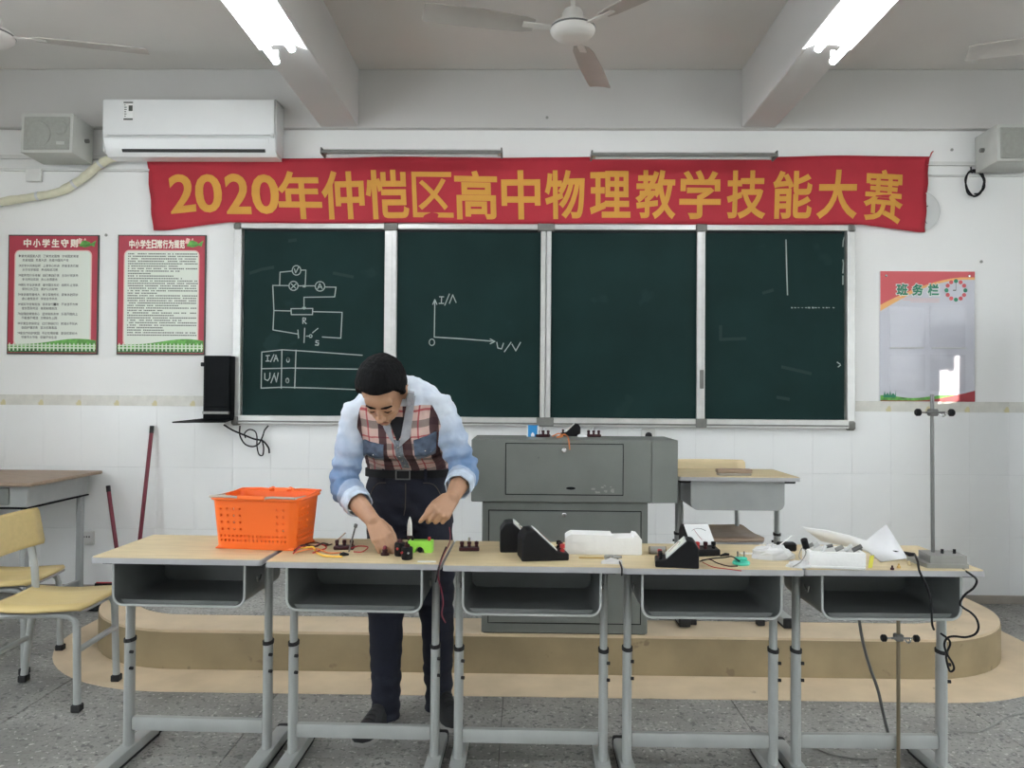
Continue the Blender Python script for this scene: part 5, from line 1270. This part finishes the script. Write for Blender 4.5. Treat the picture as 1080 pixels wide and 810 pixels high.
# ------------------------------------------------------------------ on the podium and the stage desk
p = G(562, 462, POD_Z); t = thing('blue_box', 'small blue and white carton on top of the podium', 'box', (p.x, p.y+.11, POD_Z+.0005))
obj('carton', MB().box((-.030, -.012, 0), (.030, .012, .058), .002), 'blue', t)
for s in (-1, 1): obj('side_stripe', MB().box((s*.027-.0035, -.0135, .001), (s*.027+.0035, -.0122, .057), 0), 'paper', t, smooth=False)
obj('print_patch', MB().prism([(-.008, .002), (.008, .002), (.009, .012), (.0, .024), (-.009, .012)], .0122, .0135, lambda u, v, h: Vector((u, -h, v))), 'paper', t, smooth=False)
pts = [G(x, y, POD_Z+.005+h)+Vector((0, .07, 0)) for x, y, h in ((583, 461, 0), (590, 458, .015), (594, 461, .0), (588, 462, .004), (596, 459, .02), (600, 462, .004))]
pts += [Vector((pts[-1].x-.002, py0-.005, POD_Z+.006)), Vector((pts[-1].x, py0-.028, POD_Z-.008)), Vector((pts[-1].x+.004, py0-.029, POD_Z-.045))]
single('wire_lead', MB().tube(spline(pts, 6), .0034, 6), 'orangew', 'pale orange leads heaped on the podium and hanging over its flap', 'wire', 'loose leads on the desks')
p = G(616, 462, POD_Z); single('plastic_part', crumple((p.x, p.y+.10, POD_Z+.0005), .028, .016, .016, 5, 12, 6), 'foamy', 'small pale plastic part beside the podium meter', 'plastic', smooth=False)
p = G(757, 501, PLAT_H+.003+.735); t = thing('board_eraser', 'brown wooden eraser on the stage desk', 'eraser', (p.x+.075, 3.76, PLAT_H+.0034+.735))
obj('back', MB().box((-.085, -.025, .012), (.085, .025, .032), .006, 2), 'woodb', t); obj('felt', MB().box((-.08, -.023, 0), (.08, .023, .0119), .003), 'skirt', t)

# ------------------------------------------------------------------ the man
HIPC = W(431, 512, 3.17); SHC = W(420, 426, 2.93); BASE = Vector((HIPC.x, 3.06, 0))
man = thing('person', 'man in plaid shirt with denim sleeves and dark jeans bending over the desks', 'person', BASE)
X1 = Vector((1, 0, 0))
tdir = (SHC-HIPC).normalized(); tn = X1.cross(tdir); tn = tn if tn.y < 0 else -tn     # tn: out of the chest
# joints
shR, elR, wrR = W(376, 436, 2.93), W(362, 512, 2.93), W(393, 549, 2.70)      # his right (picture left)
shL, elL, wrL = W(463, 429, 2.93), W(491, 498, 2.96), W(477, 525, 2.75)
hipR, knR, anR = W(411, 540, 3.17), W(407, 655, 3.10), W(407, 748, 3.06)
hipL, knL, anL = W(453, 540, 3.17), W(461, 655, 3.17), W(463, 738, 3.19)
HEADC = W(403.5, 413, 2.80)
hF = Vector((-.04, -.60, -.80)).normalized(); hU = Vector((-.03, -.70, .50)); hU = (hU-hF*hU.dot(hF)).normalized(); hR = hF.cross(hU).normalized()
HM = Matrix((hR, hF, hU)).transposed()
def H(x, y, z): return HEADC+HM @ Vector((x, y, z))-BASE
L_ = lambda p: p-BASE

def tring(c, hw, hd, ax, nx, n=28, sq=2.4):
    out = []
    for k in range(n):
        a = 2*pi*k/n; cx_, sx_ = cos(a), sin(a); e = 2/sq
        out.append(c+ax*hw*math.copysign(abs(cx_)**e, cx_)+nx*hd*math.copysign(abs(sx_)**e, sx_))
    return out
def torso_rings(g=0.):
    L0 = (SHC-HIPC).length; rings = []
    for s, hw, hd, fwd in ((-.22, .160, .105, .01), (-.05, .168, .112, .006), (.15, .166, .112, .004), (.40, .172, .118, .004), (.65, .180, .124, .004), (.85, .178, .116, .0), (1.0, .170, .096, -.012), (1.10, .138, .076, -.022), (1.19, .086, .054, -.028)):
        c = HIPC+tdir*(s*L0)+tn*fwd-BASE; rings.append(tring(c, hw+g, hd+g, X1, tn))
    return rings

def hand(mb, wrist, d, thumb_side, back, curl, spread=.0, thumb=(.5, .6, .35), sc=1.):
    """palm and five fingers; d = pointing direction, thumb_side = across the palm, back = out of the back of the hand"""
    d = d.normalized(); w = (thumb_side-d*thumb_side.dot(d)).normalized(); b = w.cross(d); b = b if b.dot(back) > 0 else -b
    offs = (.030, .010, -.010, -.028); plen = (.082, .086, .082, .074); flen = (.070, .078, .072, .056); rad = (.0095, .0098, .0092, .0080)
    for i in range(4):
        k = wrist+(d*plen[i]+w*offs[i])*sc
        mb.tube([wrist+w*offs[i]*.55*sc, wrist.lerp(k, .5)+w*offs[i]*.18*sc, k], [.0125*sc, .0135*sc, .0115*sc], 10, round_end=True)
        ang = 0; p = k; pts = [k]; seg = (.46, .30, .24)
        for j in range(3):
            ang += radians(curl[i][j]); dd = d*cos(ang)-b*sin(ang)+w*(offs[i]*spread)
            p = p+dd.normalized()*flen[i]*seg[j]*sc; pts.append(p)
        mb.tube(pts, [rad[i]*1.08*sc, rad[i]*sc, rad[i]*.92*sc, rad[i]*.78*sc], 10, round_end=True)
        mb.ball(k+b*.002, .0112*sc)
    for o_ in (.016, 0, -.016): mb.tube([wrist+w*o_*.7*sc, wrist+(d*.07+w*o_)*sc], [.014*sc, .0125*sc], 8, round_end=True)
    # thumb from the side of the palm near its base
    a = wrist+(d*.018+w*.022)*sc; td_ = (d*thumb[0]+w*thumb[1]-b*thumb[2]).normalized(); t1 = a+td_*.042*sc
    td2 = (td_+d*.45-b*.12-w*.28).normalized(); t2 = t1+td2*.030*sc; t3 = t2+(td2+d*.2-w*.25).normalized()*.026*sc
    mb.tube([a, t1, t2, t3], [.0145*sc, .0125*sc, .0108*sc, .0085*sc], 10, round_end=True)
    return w, b, pts

mb = MB()
# head
def hb(c, r, rot=None):
    T = HM if rot is None else HM @ rot
    mb.ball(H(*c), r, T, 20, 12)
hb((0, -.012, .030), (.075, .094, .088)); hb((0, .010, -.020), (.069, .076, .088)); hb((0, .022, -.070), (.054, .060, .048)); hb((0, .058, -.102), (.024, .022, .018))
hb((0, .066, .028), (.050, .022, .034)); hb((0, .072, .004), (.052, .014, .010))
hb((-.030, .058, -.030), (.024, .022, .022)); hb((.030, .058, -.030), (.024, .022, .022))
hb((0, .088, -.022), (.0085, .014, .028), Matrix.Rotation(radians(14), 3, 'X')); hb((0, .103, -.042), (.0125, .0125, .0105)); hb((-.012, .092, -.046), (.008, .010, .007)); hb((.012, .092, -.046), (.008, .010, .007))
hb((0, .080, -.070), (.024, .011, .006)); hb((0, .078, -.080), (.020, .011, .0065)); hb((0, .070, -.064), (.030, .018, .020))
hb((-.030, .074, -.010), (.013, .010, .008)); hb((.030, .074, -.010), (.013, .010, .008))
for s in (-1, 1):
    mb.ball(H(s*.079, -.012, -.008), (.0085, .021, .034), HM @ Matrix.Rotation(s*radians(14), 3, 'Z'), 12, 10); mb.ball(H(s*.076, -.004, -.036), (.006, .009, .010), HM)
neck0 = SHC+tdir*.06-tn*.012-BASE
mb.tube([neck0-tdir*.06, neck0+tdir*.01, H(0, -.028, -.085), H(0, -.020, -.03)], [.052, .049, .048, .046], 16, round_end=True)
# trunk and legs (under the clothes), arms
mb.loft([tring(L_(HIPC)+Vector((0, 0, -.08)), .140, .092, X1, Vector((0, -1, 0))), tring(L_(HIPC)+Vector((0, -.008, .07)), .142, .094, X1, Vector((0, -1, 0)))]+torso_rings(-.030)[4:])
mb.ball(L_(HIPC)-tdir*.04, (.155, .10, .12), None, 20, 12)
for hp, kn, an in ((hipR, knR, anR), (hipL, knL, anL)):
    mb.tube([L_(hp)+Vector((0, 0, .05)), L_(hp).lerp(L_(kn), .35), L_(kn), L_(kn).lerp(L_(an), .35)+Vector((0, .012, 0)), L_(an)], [.080, .074, .052, .050, .036], 14, round_end=True)
for sh, el, wr in ((shR, elR, wrR), (shL, elL, wrL)):
    a, b, c = L_(sh), L_(el), L_(wr)
    mb.tube([a+(a-L_(SHC))*-.25, a, a.lerp(b, .35), a.lerp(b, .75), b], [.052, .052, .047, .041, .039], 14, round_end=True)
    mb.tube([b, b.lerp(c, .25), b.lerp(c, .7), c], [.040, .042, .033, .0265], 14, round_end=True)
# right hand: palm down over the desk, fingers reaching down to the bulb socket
dR = (W(407, 584, 2.66)-wrR); 
hand(mb, L_(wrR), W(402, 566, 2.665)-wrR, Vector((1, .1, .1)), Vector((0, -.75, .65)), ((22, 20, 12), (20, 22, 14), (18, 22, 14), (22, 26, 16)), .5, (.75, .45, .55), .98)
# left hand: fingers bent, thumb and forefinger pinching a lead
hand(mb, L_(wrL), W(457, 549, 2.66)-wrL, Vector((-.45, -.1, .25)), Vector((.2, -.8, .6)), ((26, 34, 20), (52, 50, 25), (60, 58, 30), (62, 60, 30)), .3, (.85, .30, .55), 1.05)
body = obj('body', mb, 'skin', man)
bake(body, [('REMESH', dict(mode='VOXEL', voxel_size=.0037)), ('SMOOTH', dict(factor=.5, iterations=3))])
body.data.materials.clear(); body.data.materials.append(M['skin'])

# eyes, brows, lips
for s in (-1, 1):
    obj('eyebrow', MB().tube([H(s*.012, .0835, .010), H(s*.028, .0845, .014), H(s*.046, .073, .010)], [.004, .0048, .003], 8, round_end=True), 'hair', man)
    obj('eyelid_line', MB().tube([H(s*.018, .0825, -.013), H(s*.030, .0838, -.016), H(s*.043, .0755, -.013)], [.0016, .002, .0014], 6), 'hair', man)
obj('mouth', MB().tube([H(-.022, .0855, -.075), H(0, .0915, -.075), H(.022, .0855, -.075)], [.0022, .003, .0022], 6), 'lip', man)

# hair: skull cap that dips under the skin outside the hairline
NU, NV = 72, 44; P = []
C0 = Vector((0, -.012, .030)); rad = (.0765, .0955, .0895)
for j in range(NV+1):
    th = -pi/2+pi*j/NV
    for i in range(NU):
        ph = 2*pi*i/NU; dv = Vector((cos(th)*cos(ph), cos(th)*sin(ph), sin(th)))
        q = Vector((dv.x*rad[0], dv.y*rad[1], dv.z*rad[2]))
        # hairline height by direction (y forward)
        f = q.y; side = abs(q.x)/rad[0]
        if f > .052: hl = .037-.020*max(0, side-.35)
        elif f > .024: hl = -.030+(f-.024)/.028*.056      # sideburn sweep
        elif f > -.020: hl = -.034 if f > .010 else -.004  # over the ear
        else: hl = -.062
        z = C0.z+q.z-.030
        g = max(0., min(1., (z-hl)/.012))
        thick = .0165+.006*max(0, dv.z)+.0045*max(0, dv.y)*max(0, dv.z)
        nz = noise.noise(Vector((q.x*90, q.y*60, q.z*60)))*.0030+noise.noise(Vector((q.x*240, q.y*90, q.z*160)))*.0016
        k = -.014+(thick+.014)*g+nz*g
        P.append(H(*(C0+q+dv*k)))
F = [(j*NU+i, j*NU+(i+1) % NU, (j+1)*NU+(i+1) % NU, (j+1)*NU+i) for j in range(NV) for i in range(NU)]
me = MB().add(P, F).mesh('hair'); me.polygons.foreach_set('use_smooth', [True]*len(me.polygons)); obj('hair', me, 'hair', man)

# shirt: trunk and sleeves grown as one garment
mb = MB(); rr = torso_rings(.006)[4:]; Vn = Vector((0, -1, 0)); rr = [tring(L_(HIPC)+Vector((0, -.004, .055)), .157, .108, X1, Vn), tring(L_(HIPC)+Vector((0, -.010, .080)), .166, .118, X1, Vn), tring(L_(HIPC)+Vector((0, -.030, .125)), .174, .126, X1, (Vn+tn*.35).normalized())]+rr; mb.loft(rr)
sleeves = []
for sh, el, wr, k in ((shR, elR, wrR, .50), (shL, elL, wrL, .50)):
    a, b, c = L_(sh), L_(el), L_(wr); cuff = b.lerp(c, k)
    mb.tube([a+(L_(SHC)-a)*.35, a, a.lerp(b, .3), a.lerp(b, .6), a.lerp(b, .85), b], [.062, .061, .060, .057, .055, .054], 18, round_end=True)
    mb.tube([b, b.lerp(cuff, .5), cuff-(c-b).normalized()*.036], [.055, .054, .048], 18, round_end=True); sleeves.append((a, b, cuff, c))
shirt = obj('shirt', mb, 'plaid', man)
me = bake(shirt, [('REMESH', dict(mode='VOXEL', voxel_size=.0058)), ('SMOOTH', dict(factor=.5, iterations=6))])
me.materials.clear(); me.materials.append(M['plaid'])
def seg_d(p, a, b):
    ab = b-a; t = max(0, min(1, (p-a).dot(ab)/ab.length_squared)); return (p-a-ab*t).length, t
L0 = (SHC-HIPC).length; o3 = L_(HIPC)
fade = me.attributes.new('fade', 'FLOAT', 'POINT'); vals = []; isden = []
nrm = [v.normal.copy() for v in me.vertices]; newco = []
for v, nn in zip(me.vertices, nrm):
    p = v.co.copy(); best = (9, 0, 0)
    for (a, b, cf, c) in sleeves:
        d1, t1 = seg_d(p, a, b); d2, t2 = seg_d(p, b, cf)
        if d1 < best[0]: best = (d1, t1*.62, 1)
        if d2 < best[0]: best = (d2, .62+t2*.38, 1)
    rel = p-o3; u = rel.dot(X1); vv = rel.dot(tdir)/L0; dn = rel.dot(tn)
    hw_ = .178 if vv < .9 else .178-(vv-.9)*.35; dt = (sqrt((u/hw_)**2+(dn/.122)**2)-1)*.12
    sv = dt-(best[0]-.055)-.016
    yv = vv-(1.085-.10*abs(u)) if dn > -.02 else vv-.80
    sleeve = sv > 0; yoke = yv > 0; isden.append(max(sv*12, yv*3))
    f = 1.0-best[1]*1.9 if sleeve else (.95 if yoke else .8)
    if sleeve and best[1] > .80: f = .25+(best[1]-.80)*2.2
    vals.append(max(0, min(1, f+.18*noise.noise(p*18))))
    # folds
    k = .0055*noise.noise(Vector((p.x*14, p.y*14, p.z*30)))+.003*noise.noise(p*55)
    if sleeve: k += .0055*sin(best[1]*46+noise.noise(p*9)*3.2)*(.5+.5*min(1, abs(best[1]-.62)*-3+1.4))
    elif vv < .3: k += .005*sin(u*75+noise.noise(p*12)*3)*(1-vv/.3)+.008*(1-vv/.3)
    newco.append(p+nn*k)
for v, c in zip(me.vertices, newco): v.co = c
fade.data.foreach_set('value', vals)
den = me.attributes.new('den', 'FLOAT', 'POINT'); den.data.foreach_set('value', isden)
uvl = me.uv_layers.new(name='plaid')
for pol in me.polygons:
    for li in pol.loop_indices:
        rel = me.vertices[me.loops[li].vertex_index].co-o3; u = rel.dot(X1)
        uvl.data[li].uv = (u+.5+.022*math.copysign(1, u)*min(1, abs(u)/.1)*0+.012*noise.noise(rel*8), rel.dot(tdir)+.012*noise.noise(rel*9+Vector((5, 0, 0))))
me.update()
bvh = BVHTree.FromObject(shirt, bpy.context.evaluated_depsgraph_get()) if False else BVHTree.FromPolygons([v.co.copy() for v in me.vertices], [tuple(p.vertices) for p in me.polygons])
def on_front(u, v, h):
    """point on the chest at lateral u and height fraction v, lifted by h"""
    q = o3+X1*u+tdir*(v*L0)+tn*.165; hit = bvh.ray_cast(q, -tn)
    return (hit[0]+tn*h) if hit[0] else (o3+X1*u+tdir*(v*L0)+tn*(.12+h))
def patch(name, outline_fn, nu, nv, m, h=.003, parent=man):
    P = []; F = []
    for j in range(nv+1):
        for i in range(nu+1):
            u, v = outline_fn(i/nu, j/nv); P.append(on_front(u, v, h))
    n = len(P); P += [p-tn*(h+.004) for p in P]
    F = [(j*(nu+1)+i, j*(nu+1)+i+1, (j+1)*(nu+1)+i+1, (j+1)*(nu+1)+i) for j in range(nv) for i in range(nu)]
    rim = [i for i in range(nu+1)]+[j*(nu+1)+nu for j in range(1, nv+1)]+[nv*(nu+1)+i for i in range(nu-1, -1, -1)]+[j*(nu+1) for j in range(nv-1, 0, -1)]
    F += [tuple(n+q for q in f[::-1]) for f in F]+[(rim[i], rim[(i+1) % len(rim)], n+rim[(i+1) % len(rim)], n+rim[i]) for i in range(len(rim))]
    return obj(name, MB().add(P, F), m, parent, ang=50)
def uv_of(px, py):
    d = ray(px, py); q0 = o3+BASE+tn*.125; k = (q0-CAM).dot(tn)/d.dot(tn); rel = CAM+d*k-BASE-o3
    return rel.dot(X1), rel.dot(tdir)/L0
def quad(pp):
    q = [Vector(uv_of(*a)) for a in pp]                   # corners in order: lower left, lower right, upper right, upper left
    return lambda a, b: tuple((q[0].lerp(q[1], a)).lerp(q[3].lerp(q[2], a), b))
patch('undershirt', quad([(420, 464), (422, 464), (433, 446), (410, 446)]), 6, 6, 'tee', .0030, man)
obj_pl = patch('placket', quad([(422.5, 504), (430.5, 504), (425, 464), (417, 464)]), 4, 26, 'placket', .0040, shirt)
for s, pp in ((-1, [(384.5, 481), (405.5, 484), (406, 469), (383.5, 467)]), (1, [(439, 481), (460.5, 477), (461, 461), (437.5, 465)])):
    f0 = quad(pp); fl_ = patch('pocket_flap', lambda a, b, f0=f0: (f0(a, b)[0], f0(a, b)[1]-.05*(1-b)*(1-abs(2*a-1))), 10, 5, 'flap', .006, shirt)
    c = on_front(*f0(.5, .2), .008); obj('snap', MB().ball(c, .0045, None, 10, 6), 'chrome', fl_)
    lo_ = [(pp[0][0]+1, pp[0][1]+8), (pp[1][0]-1, pp[1][1]+7), pp[1], pp[0]]
    patch('pocket', quad(lo_), 8, 6, 'placket', .0030, shirt)
for k in range(4):
    u_, v_ = uv_of(421.5+1.6*k, 470+10*k); c = on_front(u_, v_, .006); obj('button', MB().ball(c, .0045, None, 10, 6), 'chrome', shirt)
# collar leaves
for pp in ([(422.5, 470), (434, 461), (439.5, 414), (433, 413)], [(405, 453), (419, 469), (412, 451), (405, 444)]):
    patch('collar', quad(pp), 6, 8, 'collar', .0075, shirt)
# turned-up cuffs
for (a, b, cf, c) in sleeves:
    d = (c-b).normalized(); q0 = cf-d*.030; mbc = MB()
    ring = [(q0, .050), (q0+d*.004, .0545), (cf+d*.014, .0520), (cf+d*.022, .050), (cf+d*.022, .0455), (cf-d*.005, .043)]
    x_ = d.orthogonal().normalized(); y_ = d.cross(x_)
    mbc.loft([[p+(x_*cos(2*pi*k/26)+y_*sin(2*pi*k/26))*r*(1+.035*sin(k*1.9+p.z*50)) for k in range(26)] for p, r in ring], cap=False)
    obj('cuff', mbc, 'cuff', shirt, ang=60)

# jeans
mb = MB()
wc = L_(HIPC)
rings = []
for s, hw, hd, dy in ((.078, .164, .112, -.006), (.04, .168, .116, 0), (.0, .172, .120, .0), (-.06, .176, .126, .006), (-.12, .172, .124, .012), (-.17, .150, .110, .012)):
    rings.append(tring(wc+Vector((0, dy-.0, s)), hw, hd, X1, Vector((0, -1, 0)), 28, 2.3))
mb.loft(rings)
for hp, kn, an in ((hipR, knR, anR), (hipL, knL, anL)):
    a, b, c = L_(hp), L_(kn), L_(an)
    mb.tube([a+Vector((0, 0, .04)), a.lerp(b, .2), a.lerp(b, .5), a.lerp(b, .8), b, b.lerp(c, .3), b.lerp(c, .6), b.lerp(c, .9), c-Vector((0, 0, .035))], [.092, .092, .086, .075, .070, .066, .060, .056, .057], 20, 1.05, up=(0, 1, 0))
jeans = obj('jeans', mb, 'jeans', man)
me = bake(jeans, [('REMESH', dict(mode='VOXEL', voxel_size=.0070)), ('SMOOTH', dict(factor=.5, iterations=5))]); me.materials.clear(); me.materials.append(M['jeans'])
for v in me.vertices:
    p = v.co; k = .006*noise.noise(Vector((p.x*9, p.y*9, p.z*26)))
    if p.z < .20: k += .0028*sin(p.z*120+noise.noise(p*9)*3)
    elif .42 < p.z < .60: k += .004*sin(p.z*95+noise.noise(p*8)*3)
    elif p.z > .78: k += .004*sin((p.x+p.z)*60)
    v.co = p+v.normal*k
me.update(); bvj = BVHTree.FromPolygons([v.co.copy() for v in me.vertices], [tuple(p.vertices) for p in me.polygons])
def on_jean(x, z, h=.002):
    hit = bvj.ray_cast(Vector((x, -1, z)), Vector((0, 1, 0))); return (hit[0]-Vector((0, h, 0))) if hit[0] else Vector((x, 0, z))
zw = wc.z+.058
for s in (-1, 1):
    obj('pocket_seam', MB().tube([on_jean(wc.x+s*(.075+.0*k)+s*.075*k**.6, zw-.035-.075*k**2.2) for k in [j/10 for j in range(11)]], .0016, 5), 'stitch', jeans)
obj('fly_seam', MB().tube([on_jean(wc.x+.006-.0*k+(.02*max(0, k-.75)*-4*.4), zw-.035-.13*k) for k in [j/10 for j in range(11)]], .0018, 5), 'stitch', jeans)
for s in (-1, 1):
    obj('belt_loop', MB().box(on_jean(wc.x+s*.085, zw, .010)+Vector((-.006, -.002, -.028)), on_jean(wc.x+s*.085, zw, .010)+Vector((.006, .004, .022)), .002), 'jeans', jeans)
mb = MB(); br = [tring(wc+Vector((0, -.004, s)), .172+g, .121+g, X1, Vector((0, -1, 0)), 40, 2.3) for s, g in ((.042, .0), (.043, .006), (.074, .006), (.075, .0))]
mb.loft(br, cap=False); belt = obj('belt', mb, 'belt', man)
c = wc+Vector((-.003, -.1335, .0585)); fr = MB()
for (x0, z0, x1, z1) in ((-.030, -.020, .030, -.015), (-.030, .015, .030, .020), (-.030, -.015, -.025, .015), (.025, -.015, .030, .015)): fr.box(c+Vector((x0, -.005, z0)), c+Vector((x1, 0, z1)), .001)
obj('buckle', fr, 'rod', belt)

# shoes
for an, toe in ((anR, G(378, 788, 0)), (anL, W(484, 770, 2.93))):
    heel = Vector((an.x, an.y+.045, 0)); d = Vector((toe.x-heel.x, toe.y-heel.y, 0)); ln = .275; d.normalize(); sd = Vector((-d.y, d.x, 0)); heel = heel-BASE; heel.z = 0
    prof = [(0.0, .026, .050), (.03, .036, .082), (.08, .038, .098), (.12, .039, .088), (.17, .045, .068), (.22, .046, .055), (.255, .036, .044), (.275, .016, .030)]
    rings = []
    for s, hw, h in prof:
        c = heel+d*s; rings.append([c+sd*hw*cos(a)*(1 if sin(a) < .3 else .92)+Vector((0, 0, .0165+(h-.0165)*max(0, sin(a))**.6)) if sin(a) > 0 else c+sd*hw*cos(a)+Vector((0, 0, .0165)) for a in [2*pi*k/20 for k in range(20)]])
    sh_ = obj('shoe', MB().loft(rings), 'shoe', man, ang=50)
    so_ = [heel+d*s+sd*(hw+.004) for s, hw, h in prof]+[heel+d*(s)-sd*(hw+.004) for s, hw, h in prof[::-1]]
    n = len(so_); obj('sole', MB().add([p for p in so_]+[p+Vector((0, 0, .016)) for p in so_], [tuple(range(n))[::-1], tuple(range(n, 2*n))]+[(i, (i+1) % n, n+(i+1) % n, n+i) for i in range(n)]), 'sole', sh_, smooth=False)
    for k in range(4):
        s = .115+.022*k; z = .090-.007*k; obj('lace', MB().tube([heel+d*s+sd*q+Vector((0, 0, z-.010*(q/.02)**2)) for q in (-.02, -.01, 0, .01, .02)], .0025, 5), 'rubber', sh_)
